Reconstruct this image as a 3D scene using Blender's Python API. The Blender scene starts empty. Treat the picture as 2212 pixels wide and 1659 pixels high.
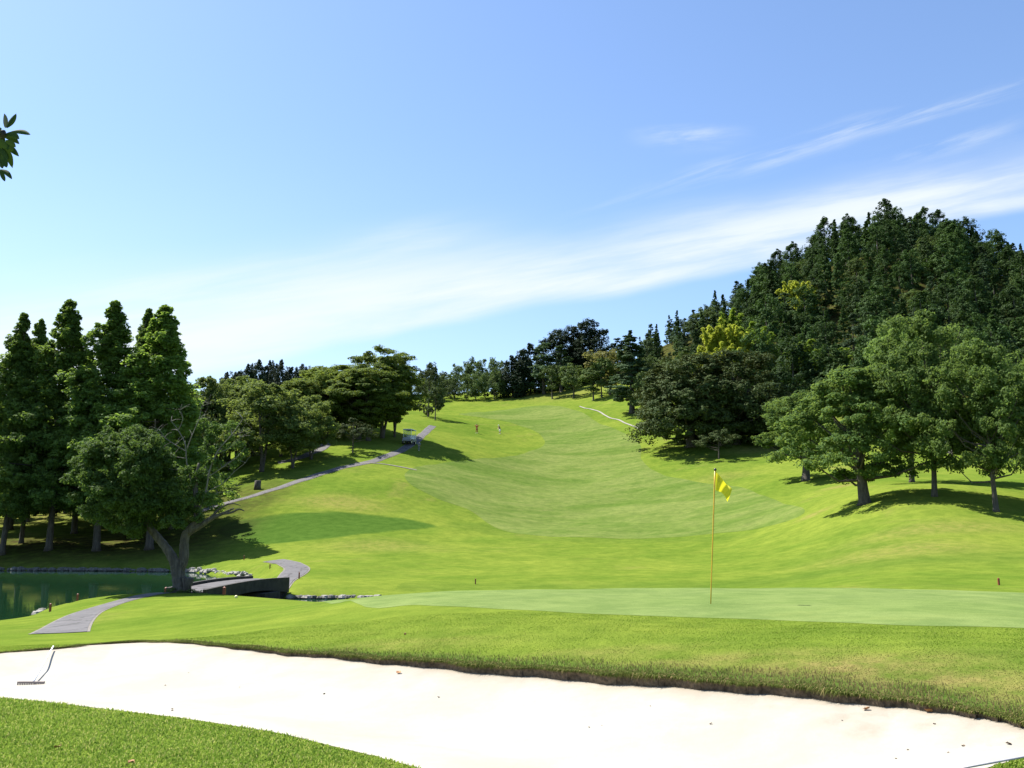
import bpy, math, random
import numpy as np
from mathutils import Vector, Matrix
R = math.radians
sc = bpy.context.scene
COL = sc.collection
rng = np.random.default_rng(7)
random.seed(7)

# ---------------------------------------------------------------- camera
F, CU, CV = 1880.0, 1106.0, 829.5          # focal length and centre of the 2212 x 1659 view
PITCH = R(9.4); CH = 1.7
cp, sp = math.cos(PITCH), math.sin(PITCH)
cam = bpy.data.cameras.new('camera'); camo = bpy.data.objects.new('camera', cam); COL.objects.link(camo)
camo.location = (0, 0, CH); camo.rotation_euler = (R(90) + PITCH, 0, 0)
cam.sensor_width = 36; cam.lens = 36 * F / 2212; cam.clip_start = 0.05; cam.clip_end = 20000
sc.camera = camo

# ---------------------------------------------------------------- sun, sky
SUN = Vector((-0.479, 0.261, 0.839)).normalized()
EL = math.asin(SUN.z); AZ = math.atan2(SUN.x, SUN.y)
sl = bpy.data.lights.new('sun', 'SUN'); so = bpy.data.objects.new('sun', sl); COL.objects.link(so)
sl.energy = 5.0; sl.angle = R(0.53); sl.color = (1.0, 0.955, 0.88)
so.rotation_euler = SUN.to_track_quat('Z', 'Y').to_euler(); so.location = (0, 0, 60)
sc.view_settings.view_transform = 'Standard'; sc.view_settings.look = 'None'
sc.view_settings.exposure = 1.25; sc.view_settings.gamma = 1
sc.cycles.max_bounces = 6; sc.cycles.diffuse_bounces = 3; sc.cycles.transmission_bounces = 4
sc.cycles.volume_bounces = 0; sc.cycles.transparent_max_bounces = 6

class NT:
    def __init__(s, t): s.t = t; s.n = t.nodes; s.l = t.links
    def new(s, typ, **kw):
        n = s.n.new(typ)
        for k, v in kw.items(): setattr(n, k, v)
        return n
    def put(s, inp, v):
        if v is None: return
        if isinstance(v, bpy.types.NodeSocket): s.l.new(v, inp)
        else: inp.default_value = v
    def m(s, op, a, b=None, c=None, clamp=False):
        n = s.n.new('ShaderNodeMath'); n.operation = op; n.use_clamp = clamp
        s.put(n.inputs[0], a); s.put(n.inputs[1], b); s.put(n.inputs[2], c)
        return n.outputs[0]
    def ss(s, x, a, b, lo=0.0, hi=1.0):
        n = s.n.new('ShaderNodeMapRange'); n.interpolation_type = 'SMOOTHSTEP'
        s.put(n.inputs[0], x); n.inputs[1].default_value = a; n.inputs[2].default_value = b
        n.inputs[3].default_value = lo; n.inputs[4].default_value = hi
        return n.outputs[0]
    def noise(s, vec, scale, detail=3, rough=0.5, dist=0.0, out=0):
        n = s.n.new('ShaderNodeTexNoise'); s.put(n.inputs['Vector'], vec)
        n.inputs['Scale'].default_value = scale; n.inputs['Detail'].default_value = detail
        n.inputs['Roughness'].default_value = rough; n.inputs['Distortion'].default_value = dist
        return n.outputs[out]
    def mix(s, f, a, b, mode='MIX'):
        n = s.n.new('ShaderNodeMix'); n.data_type = 'RGBA'; n.blend_type = mode
        s.put(n.inputs[0], f); s.put(n.inputs[6], a if isinstance(a, bpy.types.NodeSocket) else (*a, 1))
        s.put(n.inputs[7], b if isinstance(b, bpy.types.NodeSocket) else (*b, 1))
        return n.outputs[2]
    def comb(s, x, y, z):
        n = s.n.new('ShaderNodeCombineXYZ'); s.put(n.inputs[0], x); s.put(n.inputs[1], y); s.put(n.inputs[2], z)
        return n.outputs[0]

world = bpy.data.worlds.new('World'); sc.world = world; world.use_nodes = True
w = NT(world.node_tree)
for n in list(w.n): w.n.remove(n)
sky = w.new('ShaderNodeTexSky', sky_type='NISHITA', sun_disc=False)
sky.sun_elevation = EL; sky.sun_rotation = AZ
sky.air_density = 1.0; sky.dust_density = 0.6; sky.ozone_density = 2.2; sky.altitude = 50
tc = w.new('ShaderNodeTexCoord'); sx = w.new('ShaderNodeSeparateXYZ'); w.l.new(tc.outputs['Generated'], sx.inputs[0])
X, Y, Z = sx.outputs
Ys = w.m('MAXIMUM', Y, 0.02)
A = w.m('DIVIDE', X, Ys); E = w.m('DIVIDE', Z, Ys)       # direction of a cirrus streak: azimuth and height
def el(v): return math.tan(PITCH + math.atan((CV - v) / F))
def streak(pts, up, dn, a0, a1, fade, amt, seed, nscale=(2.2, 22), nlo=0.35, nhi=0.65, base=0.25):
    (u0, v0), (u1, v1) = pts
    x0, x1 = (u0 - CU) / F, (u1 - CU) / F; e0, e1 = el(v0), el(v1)
    k = (e1 - e0) / (x1 - x0)
    t = w.m('SUBTRACT', w.m('SUBTRACT', E, e0), w.m('MULTIPLY', w.m('SUBTRACT', A, x0), k))
    vec = w.comb(w.m('MULTIPLY', A, nscale[0]), w.m('MULTIPLY', t, nscale[1]), seed)
    n = w.noise(vec, 1.0, 7, 0.62, 0.25)
    big = w.noise(w.comb(w.m('MULTIPLY', A, 3.0), w.m('MULTIPLY', E, 6.0), seed + 5), 1.0, 3)
    tw = w.m('ADD', t, w.m('MULTIPLY', w.m('SUBTRACT', big, 0.5), 0.06))
    m = w.m('MULTIPLY', w.ss(tw, -dn, dn * 0.5), w.ss(tw, up * 0.25, up, 1.0, 0.0))
    m = w.m('MULTIPLY', m, w.m('MULTIPLY', w.ss(A, a0 - fade, a0 + fade), w.ss(A, a1 - fade, a1 + fade, 1.0, 0.0)))
    d = w.ss(n, nlo, nhi, base, 1.0)
    return w.m('MULTIPLY', w.m('MULTIPLY', m, d), amt)
a = lambda u: (u - CU) / F
cl = [
    streak([(430, 790), (2212, 455)], 0.100, 0.014, a(-900), a(2600), 0.25, 0.90, 3.1, (2.2, 20), base=0.42),
    streak([(300, 765), (1300, 610)], 0.14, 0.04, a(-400), a(900), 0.22, 0.85, 9.7, base=0.42),
    streak([(1300, 470), (2212, 205)], 0.030, 0.02, a(1450), a(2300), 0.18, 0.46, 14.2, (4, 40), 0.42, 0.7, 0.0),
    streak([(1380, 320), (1620, 300)], 0.022, 0.02, a(1440), a(1590), 0.05, 0.5, 21.0, (8, 40), 0.38, 0.66, 0.1),
    streak([(1950, 360), (2212, 290)], 0.025, 0.02, a(2020), a(2200), 0.08, 0.55, 27.0, (6, 40), 0.4, 0.7, 0.0),
    streak([(760, 590), (1000, 545)], 0.06, 0.03, a(780), a(950), 0.10, 0.5, 33.0, (4, 30), 0.35, 0.7, 0.1),
]
tot = cl[0]
for c in cl[1:]:
    tot = w.m('SUBTRACT', 1.0, w.m('MULTIPLY', w.m('SUBTRACT', 1.0, tot), w.m('SUBTRACT', 1.0, c)))
glow = w.m('MULTIPLY', w.ss(E, 0.50, 0.0, 0.0, 1.0), w.ss(A, 0.40, -0.75, 0.0, 0.42))   # thin veil of high cloud towards the sun's side
tot = w.m('SUBTRACT', 1.0, w.m('MULTIPLY', w.m('SUBTRACT', 1.0, tot), w.m('SUBTRACT', 1.0, glow)))
tint = w.mix(1.0, sky.outputs[0], (1.05, 1.12, 1.22), 'MULTIPLY')
skyc = w.mix(tot, tint, (5.1, 5.45, 5.65))
bg = w.new('ShaderNodeBackground'); w.l.new(skyc, bg.inputs[0]); bg.inputs[1].default_value = 0.08
wo = w.new('ShaderNodeOutputWorld'); w.l.new(bg.outputs[0], wo.inputs[0])

# ---------------------------------------------------------------- helpers
def tag(o, label=None, cat=None, group=None, kind=None):
    if label: o['label'] = label
    if cat: o['category'] = cat
    if group: o['group'] = group
    if kind: o['kind'] = kind
    return o
def mesh_np(name, V, Fq, Ft=None, mats=(), midx=None, smooth=False):
    me = bpy.data.meshes.new(name)
    V = np.asarray(V, dtype=np.float32).reshape(-1, 3)
    Fq = np.zeros((0, 4), int) if Fq is None else np.asarray(Fq, int).reshape(-1, 4)
    Ft = np.zeros((0, 3), int) if Ft is None else np.asarray(Ft, int).reshape(-1, 3)
    nq, nt = len(Fq), len(Ft)
    me.vertices.add(len(V)); me.vertices.foreach_set('co', V.ravel())
    me.loops.add(nq * 4 + nt * 3)
    me.loops.foreach_set('vertex_index', np.concatenate([Fq.ravel(), Ft.ravel()]).astype(np.int32))
    me.polygons.add(nq + nt)
    me.polygons.foreach_set('loop_start', np.concatenate([np.arange(nq) * 4, nq * 4 + np.arange(nt) * 3]).astype(np.int32))
    me.polygons.foreach_set('loop_total', np.concatenate([np.full(nq, 4), np.full(nt, 3)]).astype(np.int32))
    for m in mats: me.materials.append(m)
    if midx is not None: me.polygons.foreach_set('material_index', np.asarray(midx, np.int32))
    me.polygons.foreach_set('use_smooth', np.full(nq + nt, bool(smooth)))
    me.update(); me.validate()
    return me
def link(name, me, parent=None, loc=(0, 0, 0)):
    o = bpy.data.objects.new(name, me); COL.objects.link(o); o.location = loc
    if parent is not None: o.parent = parent
    return o
def empty(name, loc, rz=0.0):
    o = bpy.data.objects.new(name, None); COL.objects.link(o); o.location = loc; o.rotation_euler = (0, 0, rz)
    o.empty_display_size = 0.3
    return o
class MB:
    """collects shapes into one mesh"""
    def __init__(s): s.v = []; s.q = []; s.t = []; s.n = 0
    def add(s, V, Q=None, T=None):
        V = np.asarray(V, float).reshape(-1, 3)
        if Q is not None and len(Q): s.q.append(np.asarray(Q, int) + s.n)
        if T is not None and len(T): s.t.append(np.asarray(T, int) + s.n)
        s.v.append(V); s.n += len(V); return s
    def box(s, c, d, rz=0.0, taper=1.0, rx=0.0):
        hx, hy, hz = d[0] / 2, d[1] / 2, d[2] / 2
        P = np.array([[-hx, -hy, -hz], [hx, -hy, -hz], [hx, hy, -hz], [-hx, hy, -hz],
                      [-hx * taper, -hy * taper, hz], [hx * taper, -hy * taper, hz], [hx * taper, hy * taper, hz], [-hx * taper, hy * taper, hz]])
        M = np.array(Matrix.Rotation(rz, 3, 'Z') @ Matrix.Rotation(rx, 3, 'X'))
        return s.add(P @ M.T + np.array(c), [[0, 3, 2, 1], [4, 5, 6, 7], [0, 1, 5, 4], [1, 2, 6, 5], [2, 3, 7, 6], [3, 0, 4, 7]])
    def tube(s, P, rad, n=8, cap=True):
        P = np.asarray(P, float); m = len(P); rad = np.broadcast_to(np.asarray(rad, float), (m,))
        T = np.gradient(P, axis=0); T /= np.linalg.norm(T, axis=1)[:, None] + 1e-9
        up = np.array([0, 0, 1.0]) if abs(T[0, 2]) < 0.9 else np.array([1.0, 0, 0])
        N = np.cross(T, up); N /= np.linalg.norm(N, axis=1)[:, None] + 1e-9; B = np.cross(T, N)
        an = np.linspace(0, 2 * np.pi, n, endpoint=False)
        V = P[:, None] + rad[:, None, None] * (np.cos(an)[None, :, None] * N[:, None] + np.sin(an)[None, :, None] * B[:, None])
        i = np.arange(m - 1)[:, None] * n; j = np.arange(n)[None]; k = (j + 1) % n
        Q = np.stack([i + j, i + k, i + n + k, i + n + j], -1).reshape(-1, 4)
        V = V.reshape(-1, 3); Tt = None
        if cap:
            V = np.vstack([V, P[0], P[-1]]); a0 = m * n
            jj = np.arange(n); kk = (jj + 1) % n; e = (m - 1) * n
            Tt = np.vstack([np.stack([kk, jj, np.full(n, a0)], 1), np.stack([e + jj, e + kk, np.full(n, a0 + 1)], 1)])
        return s.add(V, Q, Tt)
    def sphere(s, c, r, n=10, jit=0.0, seed=0):
        rg = np.random.default_rng(seed)
        r = np.broadcast_to(np.asarray(r, float), (3,)); m = max(4, n // 2)
        th = np.linspace(0, np.pi, m + 1)[1:-1]; ph = np.linspace(0, 2 * np.pi, n, endpoint=False)
        V = np.stack([np.sin(th)[:, None] * np.cos(ph), np.sin(th)[:, None] * np.sin(ph), np.cos(th)[:, None] + 0 * ph], -1).reshape(-1, 3)
        V = np.vstack([V, [0, 0, 1], [0, 0, -1]])
        if jit: V = V * (1 + jit * rg.normal(size=(len(V), 1)))
        k = m - 1; i = np.arange(k - 1)[:, None] * n; j = np.arange(n)[None]; jn = (j + 1) % n
        Q = np.stack([i + j, i + n + j, i + n + jn, i + jn], -1).reshape(-1, 4)
        j = np.arange(n); jn = (j + 1) % n; t0 = k * n
        T = np.vstack([np.stack([j, jn, np.full(n, t0)], 1), np.stack([(k - 1) * n + jn, (k - 1) * n + j, np.full(n, t0 + 1)], 1)])
        return s.add(V * r + np.array(c), Q, T)
    def data(s):
        V = np.vstack(s.v); Q = np.vstack(s.q) if s.q else None; T = np.vstack(s.t) if s.t else None
        return V, Q, T
    def mesh(s, name, mat, smooth=False):
        V, Q, T = s.data(); return mesh_np(name, V, Q, T, [mat], None, smooth)
    def build(s, name, mat, parent=None, loc=(0, 0, 0), smooth=False, bevel=0):
        o = link(name, s.mesh(name, mat, smooth), parent, loc)
        if bevel:
            b = o.modifiers.new('bevel', 'BEVEL'); b.width = bevel; b.segments = 2
        return o

# ---------------------------------------------------------------- materials
def newmat(name):
    m = bpy.data.materials.new(name); m.use_nodes = True
    t = NT(m.node_tree); b = t.n['Principled BSDF']
    return m, t, b
def simple(name, col, rough=0.6, var=0.12, scale=8, metal=0.0, bump=0.0, spec=0.5):
    m, t, b = newmat(name)
    tcn = t.new('ShaderNodeTexCoord').outputs['Object']
    n = t.noise(tcn, scale, 4, 0.6)
    c = t.mix(t.ss(n, 0.3, 0.7), tuple(x * (1 - var) for x in col), tuple(min(1, x * (1 + var)) for x in col))
    t.l.new(c, b.inputs['Base Color']); b.inputs['Roughness'].default_value = rough; b.inputs['Metallic'].default_value = metal
    b.inputs['Specular IOR Level'].default_value = spec
    if bump:
        bn = t.new('ShaderNodeBump'); bn.inputs['Strength'].default_value = bump; bn.inputs['Distance'].default_value = 0.02
        t.l.new(t.noise(tcn, scale * 3, 6, 0.7), bn.inputs['Height']); t.l.new(bn.outputs[0], b.inputs['Normal'])
    return m
def grass_mat(name, c1, c2, c3, big=0.05, fine=30, bump=0.4, attrs=True, aniso=(1, 1)):
    """c1/c2 alternate in patches, c3 is dry grass; 'dry', 'lush' attributes place worn and darker green patches"""
    m, t, b = newmat(name)
    g = t.new('ShaderNodeNewGeometry').outputs['Position']
    mp = t.new('ShaderNodeMapping'); t.l.new(g, mp.inputs[0]); mp.inputs['Scale'].default_value = (aniso[0], aniso[1], 0.3)
    n1 = t.noise(mp.outputs[0], big, 5, 0.6, 0.6); n2 = t.noise(mp.outputs[0], big * 5.3, 4, 0.6, 0.3); n3 = t.noise(g, fine, 4, 0.75)
    f = t.ss(t.m('ADD', t.m('MULTIPLY', n1, 0.6), t.m('MULTIPLY', n2, 0.4)), 0.36, 0.64)
    c = t.mix(f, c1, c2)
    dn = t.ss(t.noise(mp.outputs[0], big * 2.1, 5, 0.7, 1.0), 0.56, 0.78, 0, 0.55)
    if attrs:
        ad = t.new('ShaderNodeAttribute', attribute_name='dry').outputs['Fac']; al = t.new('ShaderNodeAttribute', attribute_name='dark_green').outputs['Fac']
        nn = t.ss(t.noise(g, 2.2, 5, 0.7), 0.30, 0.62)
        dn = t.m('MAXIMUM', dn, t.m('MULTIPLY', ad, t.m('ADD', t.m('MULTIPLY', nn, 0.8), 0.2), clamp=True))
    c = t.mix(dn, c, c3)
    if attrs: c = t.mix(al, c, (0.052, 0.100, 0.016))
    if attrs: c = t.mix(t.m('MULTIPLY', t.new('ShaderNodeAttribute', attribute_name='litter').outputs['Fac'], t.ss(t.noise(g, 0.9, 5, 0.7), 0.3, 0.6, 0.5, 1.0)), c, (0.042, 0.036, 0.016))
    n4 = t.noise(g, 1.1, 6, 0.7); c = t.mix(t.ss(n4, 0.3, 0.7), t.mix(1.0, c, (0.78, 0.83, 0.80), 'MULTIPLY'), t.mix(1.0, c, (1.15, 1.11, 1.12), 'MULTIPLY'))
    c = t.mix(t.ss(n3, 0.25, 0.75), t.mix(1.0, c, (0.72, 0.76, 0.72), 'MULTIPLY'), t.mix(1.0, c, (1.22, 1.18, 1.2), 'MULTIPLY'))
    t.l.new(c, b.inputs['Base Color']); b.inputs['Roughness'].default_value = 0.9; b.inputs['Specular IOR Level'].default_value = 0.0
    if 'Sheen Weight' in b.inputs: b.inputs['Sheen Weight'].default_value = 0.0
    bn = t.new('ShaderNodeBump'); bn.inputs['Strength'].default_value = bump; bn.inputs['Distance'].default_value = 0.03
    t.l.new(t.m('ADD', n3, t.m('MULTIPLY', n2, 0.6)), bn.inputs['Height']); t.l.new(bn.outputs[0], b.inputs['Normal'])
    return m
def leaf_mat(name, c1, c2, trans=(0.20, 0.30, 0.03), tw=0.35, nscale=0.5, var=0.35):
    m, t, b = newmat(name)
    geo = t.new('ShaderNodeNewGeometry'); oi = t.new('ShaderNodeObjectInfo'); tcn = t.new('ShaderNodeTexCoord').outputs['Object']
    n = t.noise(tcn, nscale, 3, 0.6)
    f = t.m('ADD', t.m('MULTIPLY', t.ss(n, 0.3, 0.7), 0.6), t.m('MULTIPLY', geo.outputs['Random Per Island'], 0.4))
    c = t.mix(f, c1, c2)
    k = t.m('ADD', t.m('MULTIPLY', oi.outputs['Random'], var), 1.0 - var / 2)
    hs = t.new('ShaderNodeHueSaturation'); t.l.new(c, hs.inputs['Color']); t.l.new(k, hs.inputs['Value'])
    hs.inputs['Hue'].default_value = 0.5
    t.l.new(hs.outputs[0], b.inputs['Base Color']); b.inputs['Roughness'].default_value = 0.7; b.inputs['Specular IOR Level'].default_value = 0.12
    tr = t.new('ShaderNodeBsdfTranslucent'); hs2 = t.new('ShaderNodeHueSaturation'); hs2.inputs['Color'].default_value = (*trans, 1)
    t.l.new(k, hs2.inputs['Value']); t.l.new(hs2.outputs[0], tr.inputs[0])
    mx = t.new('ShaderNodeMixShader'); mx.inputs[0].default_value = tw
    t.l.new(b.outputs[0], mx.inputs[1]); t.l.new(tr.outputs[0], mx.inputs[2])
    t.l.new(mx.outputs[0], t.n['Material Output'].inputs[0])
    return m
def bark_mat(name, c1, c2):
    m, t, b = newmat(name)
    tcn = t.new('ShaderNodeTexCoord').outputs['Object']
    mp = t.new('ShaderNodeMapping'); t.l.new(tcn, mp.inputs[0]); mp.inputs['Scale'].default_value = (6, 6, 1.2)
    n = t.noise(mp.outputs[0], 1.6, 7, 0.7, 0.6)
    t.l.new(t.mix(t.ss(n, 0.3, 0.7), c1, c2), b.inputs['Base Color']); b.inputs['Roughness'].default_value = 0.85
    bn = t.new('ShaderNodeBump'); bn.inputs['Strength'].default_value = 0.7; bn.inputs['Distance'].default_value = 0.05
    t.l.new(n, bn.inputs['Height']); t.l.new(bn.outputs[0], b.inputs['Normal'])
    return m
M = {}
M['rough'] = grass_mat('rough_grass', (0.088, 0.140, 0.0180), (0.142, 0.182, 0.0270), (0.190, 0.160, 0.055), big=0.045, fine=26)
M['fairway'] = grass_mat('fairway_grass', (0.080, 0.128, 0.0240), (0.136, 0.168, 0.046), (0.15, 0.150, 0.055), big=0.07, fine=18, bump=0.2, attrs=False, aniso=(0.7, 1.6))
M['green'] = grass_mat('green_grass', (0.125, 0.176, 0.052), (0.142, 0.188, 0.062), (0.15, 0.186, 0.055), big=0.12, fine=60, bump=0.12, attrs=False)
M['fringe'] = grass_mat('fringe_grass', (0.165, 0.285, 0.02), (0.20, 0.31, 0.026), (0.26, 0.31, 0.06), big=0.2, fine=40)
M['bark'] = bark_mat('bark_dark', (0.035, 0.028, 0.022), (0.10, 0.085, 0.065))
M['bark_grey'] = bark_mat('bark_grey', (0.036, 0.030, 0.023), (0.115, 0.100, 0.078))
M['bark_pale'] = bark_mat('bark_pale', (0.08, 0.072, 0.058), (0.19, 0.175, 0.145))
M['dirt'] = simple('dirt', (0.15, 0.105, 0.062), 0.9, 0.5, 25, bump=1.0)
M['asphalt'] = simple('asphalt', (0.078, 0.072, 0.074), 0.85, 0.25, 3, bump=0.2)

def _asphalt():
    m, t, b = newmat('asphalt'); g = t.new('ShaderNodeNewGeometry').outputs['Position']
    n = t.noise(g, 1.3, 6, .65); nf = t.noise(g, 14, 4, .7); c = t.mix(t.ss(n, .3, .7), (0.062, 0.058, 0.060), (0.098, 0.092, 0.094)); c = t.mix(t.ss(nf, .35, .8, 0, .3), c, (.15, .14, .13))
    v = t.new('ShaderNodeTexVoronoi', feature='DISTANCE_TO_EDGE'); v.inputs['Scale'].default_value = .55; t.l.new(t.noise(g, 1.5, 3, .5, 0, 1), v.inputs['Vector']); mp = t.new('ShaderNodeVectorMath', operation='ADD'); t.l.new(g, mp.inputs[0]); sc_ = t.new('ShaderNodeVectorMath', operation='SCALE'); t.l.new(t.noise(g, 2.5, 3, .5, 0, 1), sc_.inputs[0]); sc_.inputs['Scale'].default_value = .5; t.l.new(sc_.outputs[0], mp.inputs[1]); t.l.new(mp.outputs[0], v.inputs['Vector'])
    c = t.mix(t.ss(v.outputs['Distance'], .012, .03, .75, 0), c, (.02, .018, .016)); t.l.new(c, b.inputs['Base Color']); b.inputs['Roughness'].default_value = .9; return m
M['asphalt'] = _asphalt()
M['kerb'] = simple('concrete', (0.13, 0.115, 0.095), 0.85, 0.2, 4)
M['pale_concrete'] = simple('pale_concrete', (0.22, 0.205, 0.17), 0.8, 0.2, 4)
M['stone'] = simple('stone', (0.24, 0.225, 0.195), 0.8, 0.35, 4, bump=0.6)
M['stone_dark'] = simple('stone_dark', (0.10, 0.095, 0.08), 0.8, 0.4, 4, bump=0.6)
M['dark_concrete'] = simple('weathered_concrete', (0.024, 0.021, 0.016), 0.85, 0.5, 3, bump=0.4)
M['white'] = simple('white_paint', (0.8, 0.8, 0.8), 0.3, 0.04)
M['black'] = simple('black_plastic', (0.02, 0.02, 0.022), 0.4, 0.1)
M['grey'] = simple('grey_plastic', (0.22, 0.23, 0.24), 0.4, 0.1)
M['teal'] = simple('teal_plastic', (0.02, 0.12, 0.12), 0.4, 0.1)
M['red'] = simple('red_cloth', (0.50, 0.05, 0.03), 0.8, 0.1)
M['red_dark'] = simple('dark_red_cloth', (0.30, 0.06, 0.03), 0.8, 0.1)
M['skin'] = simple('skin', (0.50, 0.30, 0.20), 0.6, 0.05)
M['hair'] = simple('black_hair', (0.015, 0.012, 0.01), 0.6, 0.1)
M['cloth_white'] = simple('white_cloth', (0.75, 0.75, 0.75), 0.8, 0.05)
M['cloth_black'] = simple('black_cloth', (0.02, 0.02, 0.025), 0.8, 0.1)
M['cloth_grey'] = simple('grey_cloth', (0.16, 0.17, 0.17), 0.8, 0.1)
M['stake'] = simple('red_brown_paint', (0.20, 0.045, 0.018), 0.6, 0.2)
M['yellow_pole'] = simple('yellow_pole', (0.55, 0.32, 0.02), 0.4, 0.15)
M['steel'] = simple('pale_metal', (0.32, 0.31, 0.33), 0.5, 0.08)
M['rake'] = simple('rake_grey', (0.22, 0.18, 0.165), 0.6, 0.1)
M['roof'] = simple('slate_roof', (0.07, 0.075, 0.09), 0.6, 0.2)
M['wall'] = simple('shed_wall', (0.16, 0.14, 0.12), 0.8, 0.2)
M['dryleaf'] = simple('dry_leaf', (0.40, 0.20, 0.08), 0.7, 0.2, 30)
M['dryleaf2'] = simple('dry_leaf_dark', (0.12, 0.085, 0.055), 0.8, 0.3, 30)
M['yellow_ball'] = simple('yellow_ball', (0.75, 0.68, 0.35), 0.3, 0.02)

L = {}
L['metaseq'] = leaf_mat('metasequoia_leaves', (0.050, 0.100, 0.024), (0.140, 0.205, 0.052), (0.24, 0.36, 0.05), 0.45)
L['near'] = leaf_mat('camphor_leaves', (0.032, 0.068, 0.016), (0.088, 0.135, 0.034), (0.15, 0.24, 0.04), 0.30, 0.8)
L['mid'] = leaf_mat('mixed_broadleaf', (0.060, 0.100, 0.024), (0.125, 0.165, 0.048), (0.22, 0.28, 0.05), 0.38)
L['zelkova'] = leaf_mat('zelkova_leaves', (0.055, 0.102, 0.018), (0.130, 0.180, 0.036), (0.23, 0.29, 0.04), 0.38)
L['oak'] = leaf_mat('oak_leaves', (0.050, 0.098, 0.022), (0.142, 0.205, 0.055), (0.21, 0.31, 0.06), 0.42, 0.7)
L['willow'] = leaf_mat('fine_green_leaves', (0.050, 0.105, 0.025), (0.115, 0.180, 0.046), (0.19, 0.27, 0.05), 0.40, 0.6)
L['evergreen'] = leaf_mat('dark_evergreen_leaves', (0.026, 0.052, 0.013), (0.078, 0.104, 0.030), (0.09, 0.10, 0.02), 0.15, 0.7, 0.2)
L['cedar'] = leaf_mat('cedar_leaves', (0.020, 0.050, 0.014), (0.060, 0.100, 0.026), (0.07, 0.13, 0.02), 0.2, 0.4, 0.6)
L['pine'] = leaf_mat('pine_leaves', (0.035, 0.068, 0.030), (0.065, 0.105, 0.045), (0.08, 0.13, 0.04), 0.2, 0.4, 0.4)
L['bamboo'] = leaf_mat('yellow_bamboo_leaves', (0.25, 0.31, 0.035), (0.38, 0.42, 0.055), (0.46, 0.50, 0.06), 0.45, 0.5, 0.1)
L['bamboo_green'] = leaf_mat('green_bamboo_leaves', (0.10, 0.18, 0.025), (0.19, 0.27, 0.04), (0.26, 0.36, 0.04), 0.4, 0.5, 0.2)
L['brownish'] = leaf_mat('bronze_leaves', (0.14, 0.15, 0.05), (0.20, 0.18, 0.06), (0.25, 0.25, 0.06), 0.3, 0.5, 0.1)
L['far'] = leaf_mat('far_leaves', (0.050, 0.085, 0.026), (0.095, 0.135, 0.040), (0.14, 0.20, 0.04), 0.25, 0.3, 0.5)
L['dark'] = leaf_mat('far_dark_conifer', (0.014, 0.028, 0.014), (0.030, 0.050, 0.022), (0.03, 0.05, 0.01), 0.1, 0.4, 0.2)
L['branch'] = leaf_mat('glossy_leaf', (0.018, 0.042, 0.012), (0.035, 0.07, 0.016), (0.10, 0.18, 0.02), 0.12, 6)

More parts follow.
